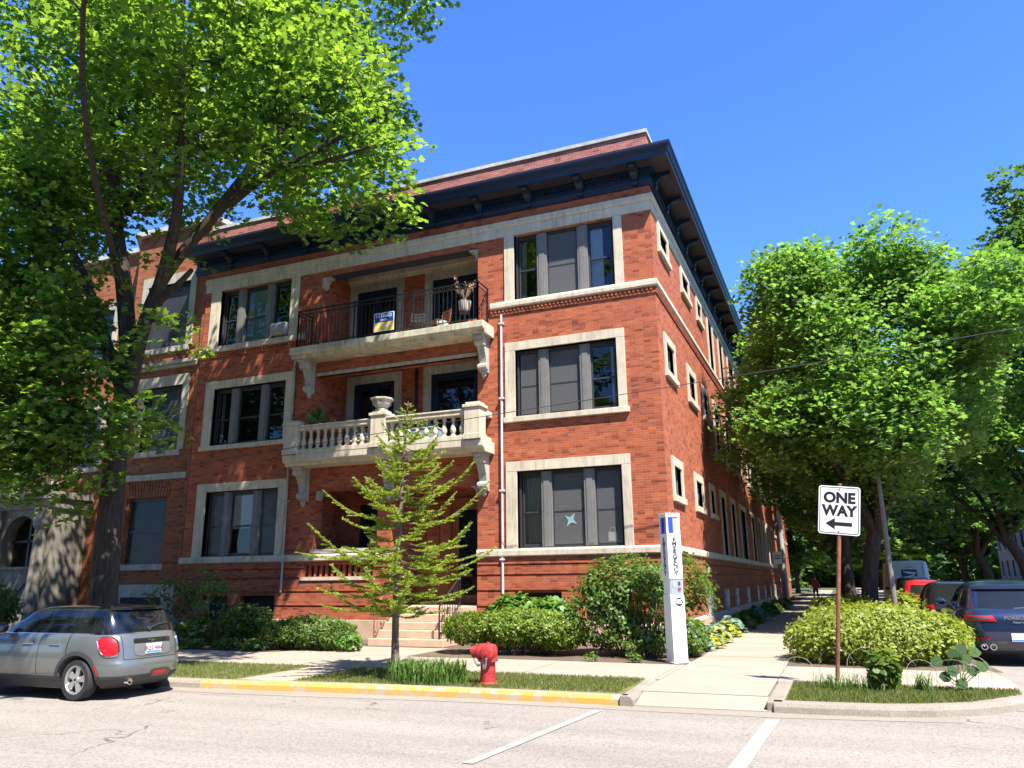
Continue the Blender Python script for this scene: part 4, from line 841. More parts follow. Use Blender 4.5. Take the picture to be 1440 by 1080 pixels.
def one_way():
    t = thing('one_way_sign', 'white ONE WAY traffic sign with left arrow on a leaning rusty post', 'road sign', (-0.23, 13.35, -0.01), local=True)
    up = Vector((0.37, 0, 3.05)).normalized(); r = Vector((up.z, 0, -up.x)); F = lambda u, v, d=0.0: tuple(up * 3.07 + r * u + up * (v - 0.40) + Vector((0, -d, 0)))
    p = MB(); p.tube([(0, 0, -0.1), tuple(up * 3.1)], 0.031, 12); p.build('post', M['rust'], t, smooth=True)
    def rr(w, h, c):
        o = []
        for cx, cy, a0 in ((w - c, h - c, 0), (-w + c, h - c, 90), (-w + c, -h + c, 180), (w - c, -h + c, 270)):
            for k in range(6): a = rad(a0 + 18 * k); o.append((cx + c * math.cos(a), cy + c * math.sin(a)))
        return o
    pl = MB(); pl.prism(rr(0.305, 0.38, 0.045), lambda q, d: F(q[0], q[1], d), 0.033, 0.036); pt = pl.build('sign_plate', mat('sign_white', (0.74, 0.74, 0.75), 0.35, var=0.05, scale=4), t)
    x = MB(); A = rr(0.288, 0.363, 0.036); B = rr(0.277, 0.352, 0.028)
    for i in range(len(A)): j = (i + 1) % len(A); x.poly([F(*A[i], 0.0375), F(*A[j], 0.0375), F(*B[j], 0.0375), F(*B[i], 0.0375)])
    text_mb(x, 'ONE', 0.225, lambda u, v: F(u * 0.98, 0.19 + v, 0.0375), bold=0.011); text_mb(x, 'WAY', 0.225, lambda u, v: F(u * 0.94, -0.015 + v, 0.0375), bold=0.011)
    x.poly([F(-0.2, -0.215, 0.0375), F(-0.06, -0.305, 0.0375), F(-0.06, -0.245, 0.0375), F(0.19, -0.245, 0.0375), F(0.19, -0.185, 0.0375), F(-0.06, -0.185, 0.0375), F(-0.06, -0.125, 0.0375)])
    x.build('sign_lettering', M['black'], pt, recalc=False)
    s = MB(); s.lathe([(0.012, 0.0), (0.012, 0.006)], F(0, 0.33, 0.043), 8, axis='y'); s.lathe([(0.012, 0.0), (0.012, 0.006)], F(0, -0.33, 0.043), 8, axis='y'); s.build('bolt', M['rust'], t)
one_way()
def poles():
    t = thing('street_lamp', 'grey steel lamp post rising through the maple beside the round hedge', 'street lamp', (1.36, 25.4, 0))
    p = MB(); p.tube([(1.36, 25.4, 0), (1.36, 25.4, 3), (1.36, 25.4, 6.0)], [0.085, 0.07, 0.05], 12); p.build('pole', M['taupe'], t, smooth=True)
    l = MB(); l.lathe([(0.06, 6.0), (0.10, 6.1), (0.12, 6.25), (0.08, 6.4), (0.02, 6.45)], (1.36, 25.4, 0), 14); l.build('lamp_head', M['steel'], t, smooth=True)
    t = thing('utility_pole', 'weathered wooden utility pole by the far end of the brick side wall', 'utility pole', (-3.15, 51, 0))
    p = MB(); p.tube([(-3.15, 51, 0), (-3.15, 51, 9.6)], [0.17, 0.12], 10); p.build('pole', mat('weathered_pole', (0.30, 0.32, 0.29), 0.9, var=0.3, scale=6, stretch=(3, 3, 0.3)), t, smooth=True)
    c = MB(); c.bar((-4.3, 51, 9.1), (-2.0, 51, 9.1), 0.1, 0.12); c.build('crossarm', M['twig'], t)
    for z in (8.3, 7.6, 4.6): b = MB(); b.box(-3.55, -3.25, 50.8, 51.15, z, z + 0.5); b.build('cable_box', M['plastic'], t, bevel=0.02)
    t = thing('parking_sign', 'small white street sign on a thin post beside the side wall', 'road sign', (-2.98, 44, 0))
    p = MB(); p.tube([(-2.98, 44, 0), (-2.98, 44, 3.0)], 0.03); p.build('post', M['rust'], t); p = MB(); p.box(-3.2, -2.76, 43.94, 43.96, 2.35, 3.0); p.build('sign_plate', M['white'], t)
    x = MB(); x.box(-3.15, -2.81, 43.93, 43.938, 2.62, 2.67); x.box(-3.15, -2.81, 43.93, 43.938, 2.75, 2.79); x.build('sign_marking', M['black'], t)
    t = thing('stop_sign', 'red octagonal stop sign far down the side street', 'road sign', (6.35, 92, -0.1))
    p = MB(); p.tube([(6.35, 92, -0.1), (6.35, 92, 2.9)], 0.04); p.build('post', M['steel'], t); p = MB(); p.prism([(0.42 * math.cos(rad(22.5 + 45 * k)), 0.42 * math.sin(rad(22.5 + 45 * k))) for k in range(8)], lambda q, d: (6.35 + q[0], 91.94 - d, 2.55 + q[1]), 0, 0.01); pt = p.build('sign_plate', M['red'], t)
    x = MB(); text_mb(x, 'STOP', 0.27, lambda u, v: (6.35 + u, 91.925, 2.55 + v), bold=0.004); x.build('sign_lettering', M['white'], pt, recalc=False)
    w = MB(); a = Vector((-24.5, 20.0, 5.35)); b_ = Vector((12.2, 21.0, 7.6)); pts = [a.lerp(b_, i / 40) - Vector((0, 0, 0.35 * 4 * (i / 40) * (1 - i / 40))) + Vector((0, -1.8 * math.sin(math.pi * min(1, i / 20) / 2) if i < 20 else -1.8, 0)) for i in range(41)]
    w.tube(pts, 0.011, 5); tag(w.build('overhead_cable', M['plastic'], org=(-24.5, 20, 5.35)), 'thin dark overhead cable crossing in front of the brick facade', 'cable')
poles()

# ================================================================== things on the balconies and in the windows
def small_things():
    y0 = YF - 0.72
    t = thing('yard_sign', 'blue and yellow yard sign reading I STAND WITH UKRAINE on the iron railing', 'sign', (-12.26, y0 - 0.03, 9.15), local=True)
    p = MB(); p.box(-0.36, 0.36, -0.012, 0, 0, 0.60); pl = p.build('sign_board', M['white'], t)
    p = MB(); p.box(-0.335, 0.335, -0.0155, -0.0125, 0.29, 0.575); p.build('blue_field', mat('sign_blue', (0.015, 0.055, 0.25), 0.4, var=0), t)
    p = MB(); p.box(-0.335, 0.335, -0.0155, -0.0125, 0.025, 0.288); p.build('yellow_field', mat('sign_yellow', (0.75, 0.55, 0.06), 0.4, var=0), t)
    x = MB(); text_mb(x, 'I STAND', 0.15, lambda u, v: (u, -0.018, 0.49 + v), bold=0.003); text_mb(x, 'WITH', 0.09, lambda u, v: (u, -0.018, 0.355 + v), bold=0.002); text_mb(x, 'UKRAINE', 0.14, lambda u, v: (u, -0.018, 0.15 + v), bold=0.003); x.build('sign_lettering', M['white'], t, recalc=False)
    t = thing('plant_stand', 'small black metal plant stand on the upper balcony', 'plant stand', (-9.62, 19.62, 9.02), local=True)
    p = MB(); p.lathe([(0.17, 0.42), (0.17, 0.45)], n=16)
    for k in range(4): a = k * math.pi / 2 + 0.6; p.tube([(0.16 * math.cos(a), 0.16 * math.sin(a), 0), (0.14 * math.cos(a), 0.14 * math.sin(a), 0.43)], 0.012, 6)
    p.build('frame', M['black'], t)
    t = thing('flower_pot', 'pale ribbed flower pot of dried stalks on the black stand', 'planter', (-9.62, 19.62, 9.475), local=True)
    p = MB(); p.lathe([(0.12, 0), (0.17, 0.08), (0.19, 0.25), (0.2, 0.33), (0.17, 0.33), (0.15, 0.28)], n=20); p.build('pot', M['stone'], t, smooth=True)
    s = MB(); P = []
    for k in range(13):
        a = random.uniform(0, 6.28); l = random.uniform(0.35, 0.72); e = Vector((math.cos(a) * l * 0.5, math.sin(a) * l * 0.4, 0.3 + l)); s.tube([(0, 0, 0.28), (e.x * 0.45, e.y * 0.45, 0.3 + l * 0.55), tuple(e)], [0.012, 0.01, 0.006], 5)
        for q in range(9): P.append(tuple(e * (0.8 + 0.25 * random.random()) + Vector((random.uniform(-.05, .05), random.uniform(-.05, .05), random.uniform(-.05, .05)))))
    s.build('stalk', M['twig'], t); leaf_cloud('dried_flower', M['dry'], t, P, rdir(len(P)), 0.075, 'oval')
    def chair(name, label, loc, rz, m):
        t = thing(name, label, 'chair', loc, 'balcony chairs', rz, local=True)
        p = MB(); p.box(-0.24, 0.24, -0.22, 0.24, 0.42, 0.45); p.build('seat', m, t, bevel=0.008)
        p = MB(); p.tube([(-0.24, 0.24, 0.44), (-0.24, 0.32, 0.92), (0.24, 0.32, 0.92), (0.24, 0.24, 0.44)], 0.014, 6)
        for i in range(4): p.box(-0.24, 0.24, 0.265 + i * 0.013, 0.275 + i * 0.013, 0.52 + i * 0.1, 0.585 + i * 0.1)
        p.build('backrest', m, t)
        for x in (-0.22, 0.22):
            for y in (-0.2, 0.22): p = MB(); p.tube([(x, y, 0), (x, y, 0.43)], 0.014, 6); p.build('leg', m, t)
    chair('patio_chair', 'dark metal patio chair behind the upper balcony railing, right of the yard sign', (-11.45, 19.95, 9.02), 0.3, M['sash'])
    chair('patio_chair', 'brown patio chair on the upper balcony, between the plant stand and the metal chair', (-10.75, 20.1, 9.02), -0.5, M['rust'])
    t = MB(); t.box(-9.2, -8.98, 19.62, 19.86, 9.62, 9.83); 
    b = MB(); b.lathe([(0.14, 0), (0.17, 0.14), (0.18, 0.2), (0.16, 0.2)], (-10.3, 19.5, 9.02), 4, sq=True); tag(b.build('paper_bag', M['white'], org=(-10.3, 19.5, 9.02)), 'small white box at the foot of the upper railing', 'box')
    b = MB(); b.box(-9.5, -9.15, 19.6, 19.85, 9.02, 9.22); tag(b.build('terracotta_trough', mat('terracotta', (0.36, 0.10, 0.04), 0.8), org=(-9.3, 19.7, 9.02), bevel=0.015), 'terracotta trough beside the black plant stand', 'planter')
    # lower balcony
    t = thing('stone_urn', 'carved stone urn on the middle pier of the stone balustrade', 'urn', (-12.29, 19.42, 6.62), local=True)
    u = MB(); u.lathe([(0.2, 0), (0.2, 0.05), (0.14, 0.08), (0.20, 0.12), (0.27, 0.2), (0.31, 0.31), (0.36, 0.34), (0.36, 0.39), (0.3, 0.39), (0.25, 0.3)], n=8); u.build('bowl', M['gstone'], t, bevel=0.01)
    q = MB()
    for k in range(8):
        a = k * math.pi / 4 + math.pi / 8; q.tube([(0.27 * math.cos(a) + 0.06 * math.cos(j) * -math.sin(a), 0.27 * math.sin(a) + 0.06 * math.cos(j) * math.cos(a), 0.235 + 0.05 * math.sin(j)) for j in [i * 0.785 for i in range(8)]], 0.012, 5, closed=True)
    q.build('carving', M['gstone'], t)
    def potted(label, loc, hh, n, m, pot, shape='narrow', sz=0.3):
        t = thing('potted_plant', label, 'plant', loc, 'balcony plants', local=True); p = MB(); p.lathe([(0.12, 0), (0.17, 0.28), (0.18, 0.3), (0.15, 0.3)], n=14); p.build('pot', pot, t, smooth=True)
        d = rdir(n); d[:, 2] = np.abs(d[:, 2]) + 0.4; P = d * np.array([0.3, 0.3, hh * 0.6]) + np.array([0, 0, 0.35]); leaf_cloud('leaves', m, t, P, rdir(n), sz, shape, d)
    potted('spiky potted palm behind the left end of the stone balustrade', (-14.9, 19.8, 5.5), 1.3, 60, M['shrub'], M['plastic'], sz=0.55)
    potted('reddish potted plant beside the palm on the lower balcony', (-14.3, 19.75, 5.5), 0.9, 50, M['dry'], M['stone'], 'oval', 0.12)
    potted('bushy potted herb on the lower balcony, near the middle pier', (-13.1, 19.8, 5.5), 0.7, 90, M['hydr'], M['white'], 'oval', 0.10)
    b = MB(); b.box(-11.9, -10.7, 19.85, 20.35, 5.5, 6.05); b.box(-11.92, -10.68, 19.83, 20.37, 6.05, 6.12); tag(b.build('storage_box', mat('blue_grey_plastic', (0.22, 0.30, 0.40), 0.5, var=0.1), org=(-11.3, 20.1, 5.5), bevel=0.02), 'blue grey plastic storage box behind the right half of the stone balustrade', 'storage box')
    chair('patio_chair', 'white patio chair behind the left half of the stone balustrade', (-13.7, 20.3, 5.5), 0.2, M['white'])
    t = thing('air_conditioner', 'white window air conditioner in the upper left window', 'air conditioner', (-16.86, 20.1, 9.86), local=True)
    b = MB(); b.box(-0.30, 0.30, -0.20, 0.2, 0, 0.40); b.build('casing', M['coping'], t, bevel=0.012); g = MB(); g.box(-0.26, 0.26, -0.215, -0.201, 0.04, 0.36)
    for i in range(7): g.box(-0.25, 0.25, -0.223, -0.216, 0.06 + i * 0.041, 0.08 + i * 0.041)
    g.build('grille', mat('grille_grey', (0.30, 0.31, 0.32), 0.6), t)
    s = MB(); R = [(0.22 if k % 2 == 0 else 0.075) for k in range(8)]; c = (-6.66, YF + 0.172, 3.22); pts = [(c[0] + R[k] * math.sin(k * math.pi / 4 + 0.6), c[2] + R[k] * math.cos(k * math.pi / 4 + 0.6)) for k in range(8)]
    s.prism(pts, lambda q, d: (q[0], YF + d, q[1]), 0.168, 0.171); tag(s.build('paper_star', mat('pale_blue_paper', (0.20, 0.33, 0.34), 0.6), org=c), 'pale blue four pointed star hanging in the ground floor window', 'decoration')
    b = MB(); b.box(-5.62, -5.38, YF + 0.195, YF + 0.203, 2.62, 2.86); b.tube([(-5.57, YF + 0.2, 2.86), (-5.55, YF + 0.2, 2.98), (-5.45, YF + 0.2, 2.98), (-5.43, YF + 0.2, 2.86)], 0.006, 5); tag(b.build('hanging_tag', M['white'], org=(-5.5, YF + 0.2, 2.6)), 'small white bag hanging in the lower corner of the ground floor window', 'bag')
small_things()

def person():
    t = thing('person', 'person in a red shirt and dark trousers on the far sidewalk', 'person', (-1.62, 56.5, 0), local=True)
    me = bpy.data.meshes.new('body'); V = [(0, 0, 0.95), (0, 0, 1.15), (0, 0, 1.38), (0, 0, 1.5), (0, -0.02, 1.62), (0, -0.01, 1.74), (0.2, 0, 1.40), (0.26, -0.03, 1.12), (0.26, -0.12, 0.9), (-0.2, 0, 1.40), (-0.26, -0.03, 1.12), (-0.26, -0.12, 0.9), (0.1, 0, 0.88), (0.11, -0.08, 0.48), (0.11, 0.02, 0.08), (0.11, -0.14, 0.04), (-0.1, 0, 0.88), (-0.11, 0.06, 0.48), (-0.11, 0.16, 0.08), (-0.11, 0.02, 0.04)]
    E_ = [(0, 1), (1, 2), (2, 3), (3, 4), (4, 5), (2, 6), (6, 7), (7, 8), (2, 9), (9, 10), (10, 11), (0, 12), (12, 13), (13, 14), (14, 15), (0, 16), (16, 17), (17, 18), (18, 19)]
    Rr = [.15, .15, .17, .06, .095, .07, .07, .05, .04, .07, .05, .04, .1, .075, .05, .04, .1, .075, .05, .04]
    me.from_pydata(V, E_, []); o = bpy.data.objects.new('body', me); COL.objects.link(o); sk = o.modifiers.new('s', 'SKIN')
    for i, r in enumerate(Rr): me.skin_vertices[0].data[i].radius = (r, r * 0.8)
    me.skin_vertices[0].data[0].use_root = True; o.modifiers.new('b', 'SUBSURF').levels = 2
    dg = bpy.context.evaluated_depsgraph_get(); m2 = bpy.data.meshes.new_from_object(o.evaluated_get(dg)); bpy.data.objects.remove(o)
    m2.materials.clear(); cols = [mat('skin', (0.45, 0.26, 0.18), 0.6), mat('red_shirt', (0.55, 0.02, 0.04), 0.8), mat('dark_trousers', (0.02, 0.02, 0.03), 0.8)]
    for m in cols: m2.materials.append(m)
    for p in m2.polygons:
        c = p.center; p.material_index = 2 if c.z < 0.97 and abs(c.x) < 0.21 else (1 if 0.97 <= c.z < 1.5 and not (abs(c.x) > 0.2 and c.z < 1.2) else 0)
        p.use_smooth = True
    o = bpy.data.objects.new('body', m2); COL.objects.link(o); o.parent = t
    h = MB(); h.lathe([(0.105, 1.64), (0.11, 1.72), (0.08, 1.80), (0.0, 1.82)], (0, 0.01, 0), 12); h.build('hair', M['black'], t, smooth=True)
person()
# ================================================================== vehicles
def paint(name, col, metal=0.35, rough=0.28):
    return mat(name, col, rough, metal=metal, var=0.04, scale=2, coat=1.0)
M['aglass'] = mat('tinted_auto_glass', (0.012, 0.014, 0.014), 0.03, var=0.1, spec=0.6)
M['bgloss'] = mat('black_gloss_paint', (0.012, 0.012, 0.013), 0.15, var=0.1, coat=1.0)
class Loft:
    def __init__(s, rows): s.r = rows
    def at(s, z):
        r = s.r; z = min(max(z, r[0][0]), r[-1][0]); i = 0
        while i < len(r) - 2 and z > r[i + 1][0]: i += 1
        p0, p1, p2, p3 = r[max(i - 1, 0)], r[i], r[i + 1], r[min(i + 2, len(r) - 1)]; h = p2[0] - p1[0]; t = (z - p1[0]) / h; out = []
        for k in range(1, 5):
            d1 = (p2[k] - p0[k]) / (p2[0] - p0[0]) * h if p2[0] != p0[0] else 0; d2 = (p3[k] - p1[k]) / (p3[0] - p1[0]) * h if p3[0] != p1[0] else 0; D = p2[k] - p1[k]
            if D * d1 <= 0: d1 = 0
            if D * d2 <= 0: d2 = 0
            if abs(d1) > 3 * abs(D): d1 = 3 * D
            if abs(d2) > 3 * abs(D): d2 = 3 * D
            out.append((2 * t**3 - 3 * t**2 + 1) * p1[k] + (t**3 - 2 * t**2 + t) * d1 + (-2 * t**3 + 3 * t**2) * p2[k] + (t**3 - t**2) * d2)
        return out
    def ring(s, z, n=72, off=0.0):
        xr, xf, w, e = s.at(z); cx, a = (xr + xf) / 2, (xf - xr) / 2; o = []
        for i in range(n):
            t = 2 * math.pi * i / n; c, q = math.cos(t), math.sin(t)
            o.append((cx + (a + off) * math.copysign(abs(c) ** (2 / e), c), (w + off) * math.copysign(abs(q) ** (2 / e), q), z))
        return o
    def side(s, x, z, sg, off=0.004):
        xr, xf, w, e = s.at(z); cx, a = (xr + xf) / 2, (xf - xr) / 2; X = min(0.999, abs((x - cx) / a)); return (x, sg * (w * (1 - X ** e) ** (1 / e) + off), z)
    def rear(s, y, z, off=0.004):
        xr, xf, w, e = s.at(z); cx, a = (xr + xf) / 2, (xf - xr) / 2; Y = min(0.9995, abs(y / w)); return (cx - a * (1 - Y ** e) ** (1 / e) - off, y, z)
    def front(s, y, z, off=0.004):
        xr, xf, w, e = s.at(z); cx, a = (xr + xf) / 2, (xf - xr) / 2; Y = min(0.9995, abs(y / w)); return (cx + a * (1 - Y ** e) ** (1 / e) + off, y, z)
    def solid(s, z0, z1, k, off=0.0, n=72):
        m = MB(); R = [s.ring(z0 + (z1 - z0) * i / k, n, off) for i in range(k + 1)]
        for r in R: m.v.extend(r)
        for i in range(k):
            for j in range(n): m.f.append([i * n + j, i * n + (j + 1) % n, (i + 1) * n + (j + 1) % n, (i + 1) * n + j]); m.m.append(0)
        m.f.append(list(range(n))[::-1]); m.f.append(list(range(k * n, k * n + n))); m.m += [0, 0]; return m
def grid_patch(F, us, vs, mb=None, mi=0, hole=None):
    mb = mb or MB(); b = len(mb.v); n = len(us)
    for v in vs:
        for u in us: mb.v.append(F(u, v))
    for j in range(len(vs) - 1):
        for i in range(n - 1):
            if hole and any(math.hypot(x - hole[0], z - hole[1]) < hole[2] for x in us[i:i + 2] for z in vs[j:j + 2]): continue
            mb.f.append([b + j * n + i, b + j * n + i + 1, b + (j + 1) * n + i + 1, b + (j + 1) * n + i]); mb.m.append(mi)
    return mb
def lin(a, b, n): return [a + (b - a) * i / n for i in range(n + 1)]
def trapez(F, zs, L, R, nx=10, nz=6):
    """patch whose left / right limits vary linearly with height"""
    m = MB(); vs = lin(zs[0], zs[1], nz); n = nx + 1
    for z in vs:
        t = (z - zs[0]) / (zs[1] - zs[0]); a = L[0] + (L[1] - L[0]) * t; b = R[0] + (R[1] - R[0]) * t
        for i in range(n): m.v.append(F(a + (b - a) * i / nx, z))
    for j in range(nz):
        for i in range(nx): m.f.append([j * n + i, j * n + i + 1, (j + 1) * n + i + 1, (j + 1) * n + i]); m.m.append(0)
    return m
def ellipse(F, cy, cz, ry, rz, k=20, e=2.6, off=0.0):
    m = MB(); pts = []
    for i in range(k):
        t = 2 * math.pi * i / k; c, q = math.cos(t), math.sin(t); pts.append(F(cy + ry * math.copysign(abs(c) ** (2 / e), c), cz + rz * math.copysign(abs(q) ** (2 / e), q)))
    m.v = [F(cy, cz)]; R = 5
    for j in range(1, R + 1):
        for i in range(k):
            t = 2 * math.pi * i / k; c, q = math.cos(t), math.sin(t); m.v.append(F(cy + ry * j / R * math.copysign(abs(c) ** (2 / e), c), cz + rz * j / R * math.copysign(abs(q) ** (2 / e), q)))
    m.f = [[0, 1 + i, 1 + (i + 1) % k] for i in range(k)] + [[1 + j * k + i, 1 + j * k + (i + 1) % k, 1 + (j + 1) * k + (i + 1) % k, 1 + (j + 1) * k + i] for j in range(R - 1) for i in range(k)]; m.m = [0] * len(m.f); return m, pts
def cut(o, cyl):
    c = MB()
    for x, z, r, sg, yin in cyl: c.lathe([(r, yin * sg), (r, 2.0 * sg)], (x, 0, z), 40, axis='y')
    co = c.build('cutter', M['plastic']); co.parent = o.parent; bpy.context.view_layer.update(); b = o.modifiers.new('b', 'BOOLEAN'); b.operation = 'DIFFERENCE'; b.object = co; b.solver = 'EXACT'
    dg = bpy.context.evaluated_depsgraph_get(); me = bpy.data.meshes.new_from_object(o.evaluated_get(dg)); o.modifiers.clear(); o.data = me; bpy.data.objects.remove(co)
    me.polygons.foreach_set('use_smooth', [True] * len(me.polygons)); me.set_sharp_from_angle(angle=rad(38))
def wheel(t, x, y, r, sg, spokes=5):
    w = MB(); wd = 0.2
    w.lathe([(r * 0.68, -wd / 2 * sg), (r * 0.93, -wd / 2 * sg), (r, -wd * 0.36 * sg), (r, wd * 0.36 * sg), (r * 0.93, wd / 2 * sg), (r * 0.70, wd / 2 * sg), (r * 0.66, wd * 0.30 * sg), (r * 0.66, -wd * 0.3 * sg), (r * 0.68, -wd / 2 * sg)], (x, y, r), 36, axis='y', caps=False)
    o = w.build('wheel', M['tyre'], t, smooth=True)
    q = MB(); f = wd * 0.5 * sg
    q.lathe([(r * 0.60, f * 0.2), (r * 0.70, f * 0.95), (r * 0.66, f), (r * 0.60, f * 0.8)], (x, y, r), 36, axis='y', caps=False)
    for k in range(spokes):
        a = 2 * math.pi * k / spokes + 0.5; c, s_ = math.cos(a), math.sin(a); P = lambda u, v, d: (x + c * u - s_ * v, y + d, r + s_ * u + c * v)
        A = [(r * 0.08, -r * 0.11), (r * 0.66, -r * 0.17), (r * 0.66, r * 0.17), (r * 0.08, r * 0.11)]
        q.add([P(*p, f * 0.72) for p in A] + [P(*p, f * 0.3) for p in A], [[0, 1, 2, 3], [4, 7, 6, 5], [0, 4, 5, 1], [1, 5, 6, 2], [2, 6, 7, 3], [3, 7, 4, 0]])
    q.lathe([(r * 0.16, f * 0.3), (r * 0.16, f * 0.85), (0.01, f * 0.88)], (x, y, r), 16, axis='y'); q.build('rim', M['alloy'], o)
    d = MB(); d.lathe([(r * 0.6, f * 0.1), (r * 0.6, f * 0.12)], (x, y, r), 24, axis='y'); d.build('brake_disc', M['plastic'], o)
    h = MB(); h.lathe([(r * 0.07, f * 0.88), (r * 0.07, f * 0.93)], (x, y, r), 12, axis='y'); h.build('hub_cap', M['black'], o)
def car(name, label, cat, loc, rz, col, body, cabin, zb, wh, r, win, roofcol=None, arch=None, group=None, lower=None, rearwin=None, lampspec=None, plate=None, extra=None, cladding=False):
    t = thing(name, label, cat, loc, group, rz, local=True); B = Loft(body); G = Loft(cabin); z0, z1 = body[0][0], body[-1][0]
    bo = B.solid(z0, z1, 26).build('body', col, t, smooth=True); ra = arch or r + 0.055
    cuts = [(x, r, ra, sg, 0.55) for x in wh for sg in (-1, 1)]; cut(bo, cuts)
    if lower: lo = B.solid(z0 + 0.004, lower, 8, 0.007).build('bumper', M['plastic'], t, smooth=True); cut(lo, cuts)
    cab = G.solid(cabin[0][0], cabin[-1][0], 14).build('roof', roofcol or col, t, smooth=True)
    for sg in (-1, 1):
        for (zs, L, R) in win: trapez(lambda x, z: G.side(x, z, sg, 0.006), zs, L, R).build('window', M['aglass'], t, smooth=True)
    zs, ya, yb = rearwin; trapez(lambda y, z: G.rear(y, z, 0.006), zs, (-ya, -yb), (ya, yb)).build('rear_window', M['aglass'], t, smooth=True)
    fw = (cabin[0][0] + 0.06, cabin[-1][0] - 0.07); wA, wB = G.at(fw[0])[2] * 0.9, G.at(fw[1])[2] * 0.85; trapez(lambda y, z: G.front(y, z, 0.006), fw, (-wA, -wB), (wA, wB)).build('windscreen', M['aglass'], t, smooth=True)
    for x in wh:
        for sg in (-1, 1): wheel(t, x, sg * (B.at(r)[2] - 0.115), r, sg)
    if cladding:
        for x in wh:
            for sg in (-1, 1):
                m = MB(); k = 24
                for i in range(k + 1):
                    a = rad(-12) + (math.pi + rad(24)) * i / k
                    for rr in (ra - 0.004, ra + 0.055): m.v.append(B.side(x + rr * math.cos(a), max(z0 + 0.01, r + rr * math.sin(a)), sg, 0.012))
                m.f = [[2 * i, 2 * i + 1, 2 * i + 3, 2 * i + 2] for i in range(k)]; m.m = [0] * k; m.build('wheel_arch_trim', M['plastic'], t, smooth=True)
    for sg in (-1, 1):
        x = win[0][1][0] + 0.15 if False else max(w_[2][0] for w_ in win) - 0.12; p = B.side(x, z1 - 0.02, sg, 0.02); m = MB(); m.lathe([(0.03, -0.1), (0.075, -0.06), (0.085, 0.05), (0.05, 0.1)], (p[0], p[1] + sg * 0.1, p[2] + 0.09), 12, axis='y'); m.build('wing_mirror', roofcol or col, t, smooth=True)
    return t, B, G
def plate(t, B, z, txt, y=0.0, band=(0.10, 0.25, 0.55)):
    x = B.rear(y, z, 0.0)[0]; p = MB(); p.box(x - 0.03, x - 0.018, y - 0.153, y + 0.153, z - 0.077, z + 0.077); o = p.build('license_plate', M['white'], t)
    q = MB(); q.box(x - 0.0315, x - 0.0302, y - 0.145, y + 0.145, z - 0.07, z - 0.035); q.build('plate_band', bpy.data.materials.get('plate_blue') or mat('plate_blue', band, 0.4, var=0), o)
    if not txt: return
    w = MB(); text_mb(w, txt, 0.085, lambda u, v: (x - 0.0335, y - u, z + 0.005 + v), bold=0.002); text_mb(w, 'Illinois', 0.035, lambda u, v: (x - 0.0335, y - u, z + 0.055 + v)); w.build('plate_lettering', bpy.data.materials.get('plate_ink') or mat('plate_ink', (0.25, 0.02, 0.05), 0.5, var=0), o, recalc=False)

# ---- compact hatchback parked on the left
MINI_B = [(0.17, .26, 3.76, .74, 4.5), (.28, .07, 3.92, .82, 4.5), (.42, .01, 3.97, .852, 4.5), (.52, .0, 3.98, .862, 4.5), (.60, .045, 3.96, .864, 4.5), (.75, .07, 3.90, .858, 4.5), (.86, .10, 3.80, .842, 4.5), (.93, .135, 3.50, .815, 4.5), (.975, .17, 3.05, .79, 4.5), (1.0, .21, 2.85, .765, 4.5)]
MINI_C = [(.96, .19, 2.92, .775, 5), (1.08, .235, 2.70, .75, 5), (1.22, .31, 2.46, .705, 5), (1.33, .39, 2.25, .655, 5), (1.385, .47, 2.05, .60, 4.5), (1.415, .72, 1.8, .48, 4), (1.425, 1.0, 1.5, .25, 3)]
silver = paint('silver_grey_paint', (0.13, 0.142, 0.138), 0.3, 0.22)
t, B, G = car('parked_car', 'silver grey compact hatchback with a black roof parked at the left curb', 'car', (-10.42, 9.92, -0.13), math.pi, silver, MINI_B, MINI_C, 1.0, (0.76, 3.33), 0.312,
    [((1.0, 1.345), (1.62, 1.60), (2.62, 2.08)), ((1.0, 1.345), (.98, .97), (1.56, 1.54)), ((1.0, 1.33), (.44, .52), (.92, .91))], M['bgloss'], lower=0.36, rearwin=((1.03, 1.34), .66, .57), cladding=True)
